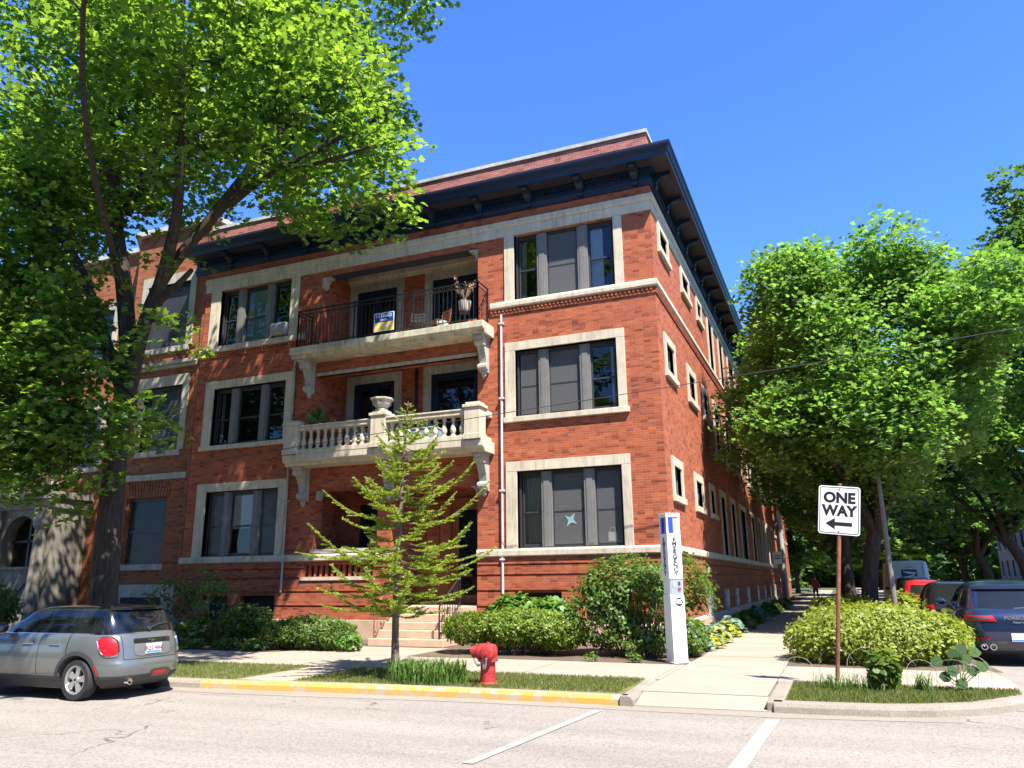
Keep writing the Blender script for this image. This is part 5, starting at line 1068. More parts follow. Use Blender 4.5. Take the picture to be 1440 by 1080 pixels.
for sg in (-1, 1):
    F = lambda y, z: B.rear(y, z, 0.012)
    m, pts = ellipse(F, sg * 0.672, 0.80, 0.085, 0.145, 24, 2.9); tl = m.build('taillight', M['lamp'], t, smooth=True)
    c = MB(); c.tube(pts, 0.012, 6, closed=True); c.build('lamp_rim', M['chrome'], tl)
    for i in (-1, 1): c = MB(); c.tube([B.rear(sg * 0.672 - 0.06, .80 + i * 0.05, .018), B.rear(sg * 0.672 + 0.06, .80 + i * 0.05, .018)], 0.006, 5); c.build('lamp_bar', M['lamp'], tl)
    for xa, xb in ((0.98, 1.60), (1.60, 2.66)):
        d = grid_patch(lambda x, z: B.side(x, z, sg, 0.005), lin(xa + 0.008, xb - 0.008, 30), lin(0.40, 0.965, 30), hole=(0.76, 0.312, 0.385)); do = d.build('door', silver, t, smooth=True)
        h = MB(); p = B.side(xa + 0.16, 0.84, sg, 0.02); q = B.side(xa + 0.36, 0.84, sg, 0.02); h.tube([(p[0], p[1] - sg * .02, p[2]), p, q, (q[0], q[1] - sg * .02, q[2])], 0.012, 8); h.build('handle', M['chrome'], do)
    g = MB()
    for xa in (0.98, 1.60, 2.66): grid_patch(lambda x, z: B.side(x, z, sg, 0.0035), (xa - 0.007, xa + 0.007), lin(0.38, 0.99, 20), g, hole=(0.76, 0.312, 0.37))
    g.build('door_gap', M['dkgrey'], t)
    c = MB(); c.tube([B.side(x, 0.992, sg, 0.004) for x in lin(0.4, 2.7, 14)], 0.007, 5); c.build('belt_trim', M['chrome'], t)
    k = MB(); 
    for i in range(7): pass
    a0, a1 = rad(148), rad(172); A = [B.side(0.76 - 0.385 * math.cos(a) if False else 0.76 + 0.42 * math.cos(a), 0.312 + 0.42 * math.sin(a), sg, 0.014) for a in lin(a0, a1, 6)]; Bq = [B.side(0.76 + 0.40 * math.cos(a), 0.312 + 0.40 * math.sin(a), sg, 0.015) for a in lin(a0, a1, 6)]
    k.v = A + Bq; k.f = [[i, i + 1, 8 + i, 7 + i] for i in range(6)]; k.m = [0] * 6; k.build('side_reflector', M['lamp'], t)
def rear_seam(pts): m = MB(); m.tube([B.rear(y, z, 0.002) for y, z in pts], 0.005, 5); m.build('tailgate_gap', M['dkgrey'], t)
rear_seam([(-.53, .95)] + [(-.53, z) for z in lin(.9, .62, 6)] + [(y, .60) for y in lin(-.5, .5, 12)] + [(.53, z) for z in lin(.62, .9, 6)] + [(.53, .95)])
m, _ = ellipse(lambda y, z: B.rear(y, z, 0.006), 0, 0.77, 0.36, 0.135, 28, 5); m.build('plate_recess', mat('recess_grey', (0.15, 0.155, 0.155), 0.35, metal=0.2, var=0), t, smooth=True)
m = grid_patch(lambda y, z: B.rear(y, z, 0.022), lin(-.36, .36, 12), (0.845, 0.905)); m.build('tailgate_handle', M['bgloss'], t)
m = MB()
for sg in (-1, 1):
    for k in range(3): m.tube([B.rear(sg * 0.02, .868 - k * .011, .03), B.rear(sg * (0.085 - k * .015), .885 - k * .016, .03)], 0.005, 5)
m.lathe([(0.02, 0), (0.02, -0.008)], B.rear(0, .868, .028), 12, axis='x'); m.build('emblem', M['chrome'], t)
plate(t, B, 0.742, 'BQ2 4868', 0.0)
p = B.rear(0.42, 0.285, 0.0); m = MB(); m.lathe([(0.045, 0.02), (0.045, -0.06), (0.036, -0.06), (0.034, 0.0)], (p[0], 0.42, 0.27), 18, axis='x', caps=False); m.build('exhaust_pipe', M['chrome'], t, smooth=True)
m, _ = ellipse(lambda y, z: B.rear(y, z, 0.016), -0.12, 0.36, 0.13, 0.035, 20, 4); m.build('rear_fog_lamp', M['lamp'], t)
m, _ = ellipse(lambda y, z: B.rear(y, z, 0.011), -0.16, 0.36, 0.2, 0.06, 20, 4); m.build('lamp_surround', M['bgloss'], t)
m = MB(); m.tube([G.rear(0.0, 1.045, .03), G.rear(-0.2, 1.1, .03), G.rear(-0.42, 1.12, .028)], 0.009, 6); m.lathe([(0.03, 0), (0.03, -0.03)], G.rear(0, 1.045, .015), 10, axis='x'); m.build('rear_wiper', M['plastic'], t)
m = trapez(lambda y, z: G.rear(y, z, 0.05), (1.345, 1.39), (-.57, -.50), (.57, .50), 10, 3); m.build('roof_spoiler', M['bgloss'], t, smooth=True)

# ---- navy SUV on the side street
SUV_B = [(0.22, .32, 4.45, .84, 6), (.34, .10, 4.62, .92, 6), (.50, .02, 4.69, .95, 6), (.66, .0, 4.70, .96, 6), (.80, .015, 4.68, .962, 6), (.92, .03, 4.60, .955, 6), (1.0, .08, 4.35, .935, 6), (1.07, .16, 3.6, .90, 6), (1.10, .20, 3.5, .875, 6)]
SUV_C = [(1.04, .20, 3.55, .87, 5), (1.16, .36, 3.2, .84, 5), (1.32, .58, 2.8, .775, 5), (1.45, .74, 2.45, .71, 5), (1.53, .88, 2.15, .63, 4.5), (1.58, 1.2, 1.9, .45, 4), (1.595, 1.4, 1.75, .25, 3)]
SUV_C = [(z * 1.0 + max(0, z - 1.04) * 0.13, a, b, c, d) for z, a, b, c, d in SUV_C]
navy = paint('navy_car_paint', (0.020, 0.034, 0.080), 0.45, 0.22)
t, B, G = car('parked_suv', 'navy blue sport utility car with quad exhausts parked nearest on the side street', 'car', (3.14, 18.4, -0.126), math.pi / 2, navy, SUV_B, SUV_C, 1.1, (0.98, 3.79), 0.365,
    [((1.12, 1.46), (2.05, 2.03), (3.15, 2.5)), ((1.12, 1.46), (1.05, 1.12), (1.97, 1.95)), ((1.14, 1.44), (.62, .85), (.97, 1.04))], None, lower=0.30, rearwin=((1.09, 1.47), .74, .62))
for sg in (-1, 1):
    m = trapez(lambda y, z: B.rear(y, z, 0.012), (0.86, 0.97), (sg * .36, sg * .42), (sg * .89, sg * .885), 12, 4); tl = m.build('taillight', M['lamp'], t, smooth=True)
    m = trapez(lambda y, z: B.rear(y, z, 0.018), (0.885, 0.945), (sg * .46, sg * .48), (sg * .80, sg * .80), 8, 2); m.build('lamp_core', M['plastic'], tl)
    for k in (0.48, 0.63): m = MB(); m.lathe([(0.058, 0.05), (0.058, -0.05), (0.047, -0.05), (0.045, 0.02)], (B.rear(sg * k, .36, 0.0)[0], sg * k, 0.37), 20, axis='x', caps=False); m.build('exhaust_pipe', M['chrome'], t, smooth=True)
    m = trapez(lambda y, z: B.rear(y, z, 0.01), (0.515, 0.545), (sg * .5, sg * .5), (sg * .86, sg * .86), 8, 1); m.build('rear_reflector', M['lamp'], t)
    for xa, xb in ((1.05, 2.0), (2.0, 3.2)): d = grid_patch(lambda x, z: B.side(x, z, sg, 0.005), lin(xa + .008, xb - .008, 24), lin(.42, 1.04, 20), hole=(0.98, 0.365, 0.44)); d.build('door', navy, t, smooth=True)
m = trapez(lambda y, z: B.rear(y, z, 0.009), (0.30, 0.50), (-.5, -.62), (.5, .62), 12, 3); m.build('diffuser', mat('diffuser_grey', (0.09, 0.09, 0.095), 0.5, var=0.1), t)
x = MB(); text_mb(x, 'PORSCHE', 0.085, lambda u, v: (B.rear(0, 0.93, 0.014)[0] - 0.003, -u * 1.25, 0.925 + v), bold=0.004); text_mb(x, 'Macan S', 0.055, lambda u, v: (B.rear(0, 0.84, 0.014)[0] - 0.003, -u, 0.845 + v), bold=0.001); x.build('badge', M['chrome'], t, recalc=False)
plate(t, B, 0.56, '')
m = MB(); m.tube([G.rear(0, 1.1, .02), G.rear(-.4, 1.12, .02)], 0.012, 6); m.build('rear_wiper', M['plastic'], t)
m = trapez(lambda y, z: G.rear(y, z, 0.07), (1.475, 1.54), (-.66, -.56), (.66, .56), 10, 3); m.build('roof_spoiler', M['bgloss'], t, smooth=True)

def plain_car(label, loc, rz, col, k=1.0, h=1.0, group='cars parked along the side street', name='parked_car', detail=True):
    b = [(z * h, a * k, c * k, w * 0.95, e) for z, a, c, w, e in SUV_B]; c_ = [(z * h, a * k, d * k, w * 0.95, e) for z, a, d, w, e in SUV_C]
    t, B, G = car(name, label, 'car', loc, rz, col, b, c_, 1.1 * h, (0.95 * k, 3.75 * k), 0.33, [((1.13 * h, 1.46 * h), (2.05 * k, 2.03 * k), (3.1 * k, 2.5 * k)), ((1.13 * h, 1.46 * h), (0.9 * k, 1.0 * k), (1.97 * k, 1.95 * k))], None, lower=0.32, rearwin=((1.10 * h, 1.47 * h), .70, .58), group=group)
    for sg in (-1, 1): m = trapez(lambda y, z: B.rear(y, z, 0.012), (0.78 * h, 1.0 * h), (sg * .62, sg * .66), (sg * .86, sg * .84), 6, 4); m.build('taillight', M['lamp'], t)
    plate(t, B, 0.66 * h, ''); return t
plain_car('black car parked directly ahead of the navy sport utility car', (3.0, 25.2, -0.126), math.pi / 2, M['bgloss'], 0.98, 0.97)
plain_car('bright red hatchback parked on the side street beyond the round hedge', (2.92, 33.0, -0.126), math.pi / 2, paint('red_car_paint', (0.50, 0.012, 0.020), 0.1, 0.25), 0.9, 0.99)
plain_car('dark green grey car parked between the red hatchback and the mail van', (2.98, 38.6, -0.126), math.pi / 2, paint('dark_green_paint', (0.02, 0.028, 0.026)), 0.98, 1.06)
plain_car('white car on the far side of the side street, nearer of the two pale ones', (9.9, 58, -0.126), math.pi / 2, paint('white_car_paint', (0.6, 0.6, 0.6), 0.0), 0.95, 0.95)
plain_car('silver car on the far side of the side street behind the white one', (9.9, 66, -0.126), math.pi / 2, paint('silver_car_paint', (0.35, 0.36, 0.37), 0.4), 0.95, 0.93)
plain_car('dark blue car on the far side of the side street under the trees', (9.9, 50, -0.126), math.pi / 2, paint('blue_car_paint', (0.02, 0.04, 0.09)), 0.95, 0.95)

def mail_van():
    b = [(.25, .05, 5.5, .95, 9), (.5, .0, 5.6, 1.02, 9), (1.1, .0, 5.5, 1.03, 9), (1.3, .01, 4.9, 1.03, 9), (1.9, .03, 4.3, 1.01, 9), (2.35, .06, 3.9, .97, 9), (2.5, .10, 3.7, .93, 8), (2.56, .3, 3.3, .8, 6)]
    t = thing('mail_van', 'white mail van with a blue emblem on its rear, down the side street', 'van', (3.2, 45.0, -0.126), rotz=math.pi / 2, local=True); B = Loft(b); w = mat('van_white', (0.66, 0.65, 0.66), 0.4, var=0.05)
    o = B.solid(.25, 2.56, 30).build('body', w, t, smooth=True); cut(o, [(x, .34, .4, s, .6) for x in (1.0, 4.5) for s in (-1, 1)])
    for x in (1.0, 4.5):
        for s in (-1, 1): wheel(t, x, s * .88, .34, s)
    g = MB(); grid_patch(lambda y, z: B.rear(y, z, .004), (-.008, .008), lin(.45, 2.4, 8), g); grid_patch(lambda y, z: B.rear(y, z, .004), (-.72, -.70), lin(.6, 2.4, 8), g); g.build('door_gap', M['dkgrey'], t)
    p = MB(); grid_patch(lambda y, z: B.rear(y, z, .006), lin(-.42, .3, 4), lin(1.62, 2.12, 3), p); e = p.build('emblem_field', mat('mail_blue', (0.012, 0.04, 0.20), 0.4, var=0), t)
    q = MB(); R = lambda y, z: B.rear(-y, z, .012); q.poly([R(-.25, 2.04), R(.38, 1.98), R(.30, 1.90), R(.02, 1.90)]); q.poly([R(-.27, 1.70), R(.24, 1.86), R(.36, 1.94), R(.30, 1.82), R(.05, 1.74)]); q.poly([R(-.28, 1.66), R(.3, 1.66), R(.3, 1.68), R(-.28, 1.69)]); q.build('eagle_emblem', M['white'], e, recalc=False)
    for s in (-1, 1):
        for k in range(3): m = MB(); m.lathe([(.065, 0), (.065, -.02), (.03, -.03)], B.rear(s * .88, 1.1 + k * .2, -.01), 14, axis='x'); m.build('taillight', M['lamp'], t)
    m = MB(); m.box(-.06, .1, -1.0, 1.0, .42, .56); m.build('bumper', M['plastic'], t)
    m = MB(); grid_patch(lambda y, z: B.rear(y, z, .005), lin(-.3, .15, 3), (2.2, 2.26), m); m.build('number_strip', M['steel'], t)
mail_van()
# ================================================================== vegetation
def in_ellipsoids(ells, n, shell=0.55):
    """points spread through a union of ellipsoids, thicker towards their outsides"""
    vol = np.array([e[3] * e[4] * e[5] * (e[6] if len(e) > 6 else 1) for e in ells]); cnt = RNG.multinomial(n, vol / vol.sum()); P = []
    for e, k in zip(ells, cnt):
        r = RNG.uniform(0, 1, k) ** (1 / 3); r = shell * np.maximum(r, RNG.uniform(0, 1, k) ** (1 / 5)) + (1 - shell) * r
        P.append(rdir(k) * r[:, None] * np.array(e[3:6]) + np.array(e[:3]))
    return np.concatenate(P)
def noise3(P, f, seed):
    g = np.random.default_rng(seed); o = np.zeros(len(P))
    for i in range(7):
        k = g.normal(size=3); k = k / np.linalg.norm(k) * f * g.uniform(0.6, 1.6); o += np.sin(P @ k + g.uniform(0, 6.28))
    return o / 7
def sprays(C, per, rad_, flat, tilt, up=1.0, droop=0.0):
    """flat sprays of leaves round the centres C; returns points and leaf normals"""
    n = len(C); T = RNG.normal(0, tilt, (n, 3)); T[:, 2] = up; T /= np.linalg.norm(T, axis=1, keepdims=True)
    A = rdir(n); A -= T * np.sum(A * T, 1, keepdims=True); A /= np.linalg.norm(A, axis=1, keepdims=True); B = np.cross(T, A)
    k = n * per; i = np.repeat(np.arange(n), per); r = rad_ * np.sqrt(RNG.uniform(0, 1, k)); a = RNG.uniform(0, 2 * np.pi, k)
    P = C[i] + A[i] * (r * np.cos(a))[:, None] + B[i] * (r * np.sin(a))[:, None] + T[i] * (RNG.normal(0, flat, k) - droop * r * r)[:, None]
    Nn = T[i] + RNG.normal(0, 0.34, (k, 3)); return P, Nn
def branch_to(mb, a, b, r0, r1, sag=0.0, wob=0.12, n=6):
    a = Vector(a); b = Vector(b); L = (b - a).length; pts = []
    for i in range(n + 1):
        t = i / n; p = a.lerp(b, t); w = wob * L * math.sin(math.pi * t) * 0.5
        p += Vector((random.uniform(-w, w), random.uniform(-w, w), random.uniform(-w, w) * 0.6 + sag * L * math.sin(math.pi * t))); pts.append(p)
    mb.tube(pts, [r0 + (r1 - r0) * i / n for i in range(n + 1)], 6); return pts
def tree(name, label, base, trunk, limbs, ells, nspray, per, leafm, size, shape='maple', rad_=0.42, group=None, cat='tree', thin=0.0, barkm='bark', twigs=60, seed=3, tilt=0.32, org=None, keep=None):
    t = thing(name, label, cat, base, group); m = MB(); sk = []
    def add(pl):
        pts = [Vector(p[:3]) for p in pl]; rs = [p[3] for p in pl]; P, R = [], []
        for i in range(len(pts) - 1):
            p0, p1, p2, p3 = pts[max(i - 1, 0)], pts[i], pts[i + 1], pts[min(i + 2, len(pts) - 1)]
            for k in range(5):
                u = k / 5; P.append(0.5 * ((2 * p1) + (p2 - p0) * u + (2 * p0 - 5 * p1 + 4 * p2 - p3) * u * u + (-p0 + 3 * p1 - 3 * p2 + p3) * u ** 3)); R.append(rs[i] + (rs[i + 1] - rs[i]) * u)
        P.append(pts[-1]); R.append(rs[-1]); m.tube(P, R, 14 if rs[0] > 0.2 else 8); return list(zip(P, R))
    sk += [(p, r) for p, r in add(trunk) if p.z > trunk[-1][2] * 0.6 - 0.3]
    for l in limbs: sk += add(l)
    C = in_ellipsoids(ells, nspray); 
    if thin: nz = noise3(C, 1.7, seed); C = C[(nz > np.quantile(nz, thin)) | ((C[:, 2] < 8.7) & (seed == 5))]
    if keep is not None: C = C[keep(C)]
    idx = RNG.choice(len(C), min(twigs, len(C)), replace=False); S = np.array([tuple(p) for p, r in sk]); Rr = [r for p, r in sk]
    for i in idx:
        c = C[i]; d = np.linalg.norm(S - c, axis=1) + np.maximum(0, S[:, 2] - c[2]) * 1.2; j = int(np.argmin(d)); r0 = max(0.012, min(Rr[j] * 0.6, 0.012 + 0.012 * d[j]))
        pts = branch_to(m, S[j], c, r0, 0.006, 0.06)
        S = np.concatenate([S, np.array([tuple(p) for p in pts[2:5]])]); Rr += [r0 * 0.6] * 3
    m.build('trunk', M[barkm], t, smooth=True)
    P, Nn = sprays(C, per, rad_, 0.05, tilt, droop=0.25); leaf_cloud('crown', leafm, t, P, Nn, size * RNG.uniform(0.65, 1.25, len(P)), shape)
    return t
# ---- the big maple at the left
tree('street_maple', 'large spreading maple with a thick forked trunk left of the stone balconies', (-14.4, 12.4, -0.02),
     [(-14.62, 12.4, -0.1, .46), (-14.64, 12.4, .35, .37), (-14.68, 12.4, 1.4, .29), (-14.76, 12.4, 3.3, .255), (-14.80, 12.4, 5.1, .225), (-14.62, 12.4, 6.9, .235)],
     [[(-14.68, 12.4, 6.4, .20), (-15.05, 12.3, 8.4, .185), (-15.5, 12.2, 10.2, .16), (-16.0, 12.1, 12.8, .13), (-16.8, 12.3, 15.4, .10), (-17.2, 12.4, 17.5, .05)],
      [(-14.58, 12.4, 6.6, .17), (-14.2, 12.5, 8.4, .14), (-13.1, 12.7, 9.9, .125), (-12.0, 12.9, 10.9, .11), (-10.2, 13.1, 11.5, .075), (-8.5, 13.3, 12.1, .03)],
      [(-13.2, 12.7, 9.8, .14), (-12.0, 13.4, 12.2, .11), (-11.2, 14.2, 14.5, .06), (-10.6, 14.8, 16.3, .03)],
      [(-12.5, 12.8, 10.4, .11), (-10.8, 12.3, 10.6, .08), (-9.3, 12.0, 10.3, .05), (-8.0, 11.9, 10.3, .03)],
      [(-14.2, 12.5, 8.2, .16), (-13.3, 12.0, 10.0, .12), (-12.7, 11.2, 12.4, .09), (-12.3, 10.6, 14.6, .05)],
      [(-14.75, 12.3, 5.9, .13), (-15.3, 12.1, 7.3, .12), (-16.2, 11.9, 9.1, .105), (-17.5, 11.6, 11.0, .085), (-19.0, 11.5, 14.2, .05)],
      [(-17.2, 11.6, 10.6, .09), (-18.6, 11.4, 11.2, .07), (-20.4, 11.3, 11.6, .04)],
      [(-15.2, 12.2, 10.4, .14), (-14.6, 12.6, 12.8, .11), (-14.2, 12.9, 15.5, .06), (-14.0, 13.0, 17.5, .03)],
      [(-14.9, 12.2, 8.2, .09), (-13.3, 9.6, 10.4, .055), (-10.9, 7.4, 11.6, .04), (-8.2, 5.8, 11.4, .02)], [(-15.4, 12.0, 7.4, .07), (-16.3, 11.5, 7.2, .05), (-16.8, 11.3, 5.6, .03)], [(-14.75, 12.2, 5.6, .05), (-14.2, 11.8, 5.9, .035), (-13.0, 11.4, 5.1, .02)], [(-14.8, 12.2, 5.2, .06), (-15.3, 11.6, 5.4, .04), (-14.8, 11.3, 3.8, .02)],  # long streetward limb added to carry the leaves that shade the hatchback
      [(-14.5, 12.2, 6.8, .13), (-13.6, 12.0, 7.75, .10), (-12.95, 11.9, 8.05, .075), (-12.45, 11.8, 8.3, .05)]],
     [(-10.1, 12.9, 12.0, 2.2, 2.6, 2.2), (-9.7, 13.2, 10.15, 1.9, 1.6, 1.0, 1.3), (-12.1, 13.6, 14.6, 2.8, 3.0, 2.6), (-11.4, 15.6, 14.6, 2.0, 2.0, 2.0), (-14.2, 12.6, 15.6, 3.4, 4.0, 3.0), (-17.8, 12.2, 14.8, 3.2, 3.6, 3.8),
      (-20.0, 12.2, 10.8, 2.6, 2.8, 3.4), (-18.2, 11.6, 7.6, 2.0, 1.8, 1.9, 1.5), (-17.0, 11.5, 5.4, 1.5, 1.3, 1.5, 1.6), (-16.2, 11.4, 4.0, .95, .8, .85, 1.8), (-13.9, 11.8, 5.0, .65, .5, .45, 1.8),
      (-14.0, 10.4, 12.8, 2.6, 1.8, 2.2), (-16.4, 11.2, 10.8, 1.7, 1.4, 1.9), (-12.2, 11.6, 11.0, 1.9, 1.5, 0.9), (-13.6, 16.2, 15.4, 3.0, 2.4, 2.8, .45), (-17, 16, 15, 3, 2.6, 3, .5),
      (-16.4, 11.4, 7.4, 1.5, 1.2, 1.4, 2.2), (-14.9, 11.4, 6.4, 1.0, .8, 1.1, 2.6), (-13.6, 11.35, 5.05, .75, .5, .6, 3), (-12.55, 11.4, 4.7, .6, .4, .45, 3), (-15.1, 11.3, 5.0, 1.1, .8, .9, 2.6), (-16.0, 11.4, 4.7, 1.1, .9, .9, 2.4), (-14.2, 11.3, 4.0, .7, .5, .5, 3), (-14.8, 11.2, 3.15, .45, .35, .35, 3.4), (-16.7, 11.5, 5.7, 1.3, 1.0, 1.3, 2.2), (-17.4, 11.6, 4.2, 1.1, .9, .8, 2), (-18.2, 11.5, 10.4, 1.8, 1.4, 1.8, 1.4), (-14.7, 11.4, 7.9, .6, .6, .8, 2), (-20.5, 12.2, 7.0, 2.2, 1.6, 2.4, 1.6), (-20.0, 15.5, 15.6, 3.4, 2.6, 2.6, .7),  # rearmost high mass added to shade the neighbouring house
      (-15.3, 11.5, 9.6, .8, .7, .8), (-13.9, 12.7, 11.0, 1.2, .8, .8, 1.5), (-15.9, 12.6, 11.0, 1.3, .9, 1.2, 1.4),
      (-11.2, 15.4, 19.0, 3.6, 2.8, 2.4, .62), (-9.1, 14.8, 19.5, 2.6, 2.4, 2.0, .7), (-13.4, 14.6, 18.6, 2.6, 2.4, 2.2, .7), (-8.4, 8.8, 13.9, 3.0, 2.2, 1.7, 1.0), (-11.6, 8.8, 13.0, 2.0, 2.0, 1.2), (-8.3, 5.8, 11.3, 2.5, 1.5, 1.1, 1.6), (-12.6, 11.5, 6.6, .8, .5, .8, 1.6), (-13.0, 11.8, 9.0, .8, .5, .7, 1.6)],  # high masses are unseen, added to shade the facade, sidewalk and hatchback
     7800, 15, M['maple'], 0.17, rad_=0.45, thin=0.28, twigs=230, seed=5)
tree('street_maple', 'second maple filling the far left edge beyond the big forked one', (-25.5, 12.6, -0.02), [(-25.5, 12.6, -.1, .4), (-25.4, 12.6, 1, .33), (-25.5, 12.6, 4, .3), (-25.4, 12.6, 7, .26)],
     [[(-25.4, 12.6, 6.8, .2), (-24.0, 12.8, 9.5, .14), (-22.6, 13, 13, .06)], [(-25.4, 12.6, 6.8, .2), (-26.6, 12.4, 10, .14), (-27.4, 12.2, 14, .05)], [(-25.4, 12.6, 7, .2), (-25.2, 12.6, 12, .12), (-25, 12.6, 16, .04)]],
     [(-25.2, 12.6, 13, 4.2, 4, 4.5), (-23.6, 12.8, 9.3, 2.6, 2.8, 2.4), (-27.6, 12.4, 10, 3, 3, 3)], 1700, 14, M['maple'], 0.19, rad_=0.55, thin=0.15, twigs=60, seed=9)
# ---- street maples on the right
def side_tree(label, x, y, r, zb, zt, leafm, n, size, seed, group='trees along the side street', lean=0.0, keep=None, name='street_tree', tr=0.26):
    h = zt - zb; random.seed(seed); tk = [(x, y, -.1, tr * 1.35), (x, y, .5, tr), (x + lean * .3, y, zb * 0.55, tr * .9), (x + lean, y, zb * 0.9 + .3, tr * .85)]; limbs = []; ells = [(x + lean, y, zb + h * .5, r * .82, r * .82, h * .47)]
    for k in range(7):
        a = k * 0.9 + seed; rr = r * random.uniform(.55, .8); zz = zb + h * random.uniform(.25, .75); e = (x + lean + math.cos(a) * rr, y + math.sin(a) * rr, zz)
        limbs.append([(x + lean, y, zb * .85, tr * .6), (x + lean + math.cos(a) * rr * .4, y + math.sin(a) * rr * .4, zb + (zz - zb) * .45, tr * .38), (*e, tr * .12)]); q = random.uniform(.30, .42) * r; ells.append((*e, q, q, q * .9, 1.6))
    for k in range(5): a = k * 1.9 + seed; q = r * random.uniform(.2, .34); ells.append((x + lean + math.cos(a) * r * .45, y + math.sin(a) * r * .45, zt - q * random.uniform(.5, 1.6), q, q, q, 1.5))
    limbs.append([(x + lean, y, zb * .85, tr * .7), (x + lean, y, zb + h * .45, tr * .4), (x + lean * 1.1, y, zb + h * .85, tr * .1)])
    return tree(name, label, (x, y, 0), tk, limbs, ells, n, 13, leafm, size, 'tuft' if y > 34 else 'maple', rad_=0.42 + size * .6, group=group, thin=0.12, twigs=40, seed=seed, keep=keep)
notwall = lambda C: (C[:, 0] > -3.3)
side_tree('bright green maple rising behind the round golden hedge and the ONE WAY sign', 0.75, 27.5, 4.9, 3.4, 13.0, M['maple2'], 6800, 0.165, 4, keep=notwall, lean=.5)
side_tree('second maple behind the bright one, its trunk just left of the first trunk', 0.25, 35, 4.2, 3.7, 13.0, M['maple2'], 2400, 0.21, 8, keep=notwall)
side_tree('third tree along the left side of the side street', 0.4, 44, 4.4, 3.6, 13, M['dleaf'], 1200, 0.32, 12, keep=notwall)
side_tree('fourth tree along the left side of the side street, before the alley', 0.4, 54, 4.4, 4.2, 13, M['maple2'], 1100, 0.36, 15, keep=notwall)
side_tree('fifth tree along the left side of the side street, past the alley', 0.2, 66, 5.0, 4.0, 13, M['maple2'], 1000, 0.42, 19)
side_tree('farthest tree along the left side of the side street', 0.0, 82, 6.0, 3.4, 14, M['dleaf'], 1000, 0.5, 22)
side_tree('tall dark tree at the right edge of the picture', 12.4, 40, 6.8, 5.0, 20.6, M['dleaf'], 4600, 0.26, 25, tr=.34)
side_tree('spreading tree on the right side of the side street behind the dark one', 12.6, 54, 6.2, 4.2, 18, M['maple2'], 1700, 0.36, 29, tr=.34, lean=-0.6)
side_tree('leaning tree on the right side of the side street before the beige house', 12.9, 68, 6.2, 4.6, 17, M['dleaf'], 1300, 0.42, 33, tr=.42, lean=-1.2)
side_tree('forked tree on the right side of the side street near the far houses', 12.5, 82, 6.4, 3.8, 16, M['maple2'], 1100, 0.5, 37, tr=.4, lean=-.8)
side_tree('farthest tree on the right side of the side street', 12.5, 98, 7, 3.2, 16, M['dleaf'], 1000, 0.6, 41, tr=.4)
side_tree('distant tree closing the end of the side street', 5.5, 128, 9, 2.0, 15, M['maple2'], 1800, 0.8, 45, tr=.4)
side_tree('distant tree at the end of the left sidewalk', -5.0, 104, 6, 2.0, 13, M['maple2'], 900, 0.6, 49)
side_tree('low tree standing past the brick house by the sidewalk', -6.5, 84, 3.6, 1.2, 9, M['maple2'], 700, 0.42, 53, tr=.2)
def woodland():
    ells = [(x, 165 + 12 * math.sin(x), 5.5, 9, 7, 7.5) for x in range(-60, 130, 9)] + [(48 + 6 * math.sin(y), y, 6.5, 9, 8, 8.5) for y in range(70, 165, 11)] + [(-30, y, 6, 8, 8, 8) for y in range(92, 160, 12)]
    C = in_ellipsoids(ells, 20000, .8); C = C[C[:, 2] > .2]; P, Nn = sprays(C, 7, 1.3, .2, .7); ok = P[:, 2] > 0; o = leaf_cloud('woodland', M['dleaf'], None, P[ok], Nn[ok], 1.5, 'tuft', org=(0, 160, 0)); stuff(o, 'dense green trees closing the view beyond the side street', 'trees')
woodland()
side_tree('broad maple on the right side of the side street, reaching over the navy car', 11.9, 33, 6.0, 3.2, 13.0, M['maple2'], 3600, 0.19, 71, tr=.3)
# across the street, behind the photographer: what the windows mirror
for k, x in enumerate((-34, -25, -16, -7, 3, 13, 23)):
    side_tree('leafy maple across the street, opposite the brick building', x, -6.5 - .8 * (k % 2), 4.4, 3.6, 13.5 + k % 3, M['dleaf'], 620, 0.45, 61 + k, group='maples across the street')

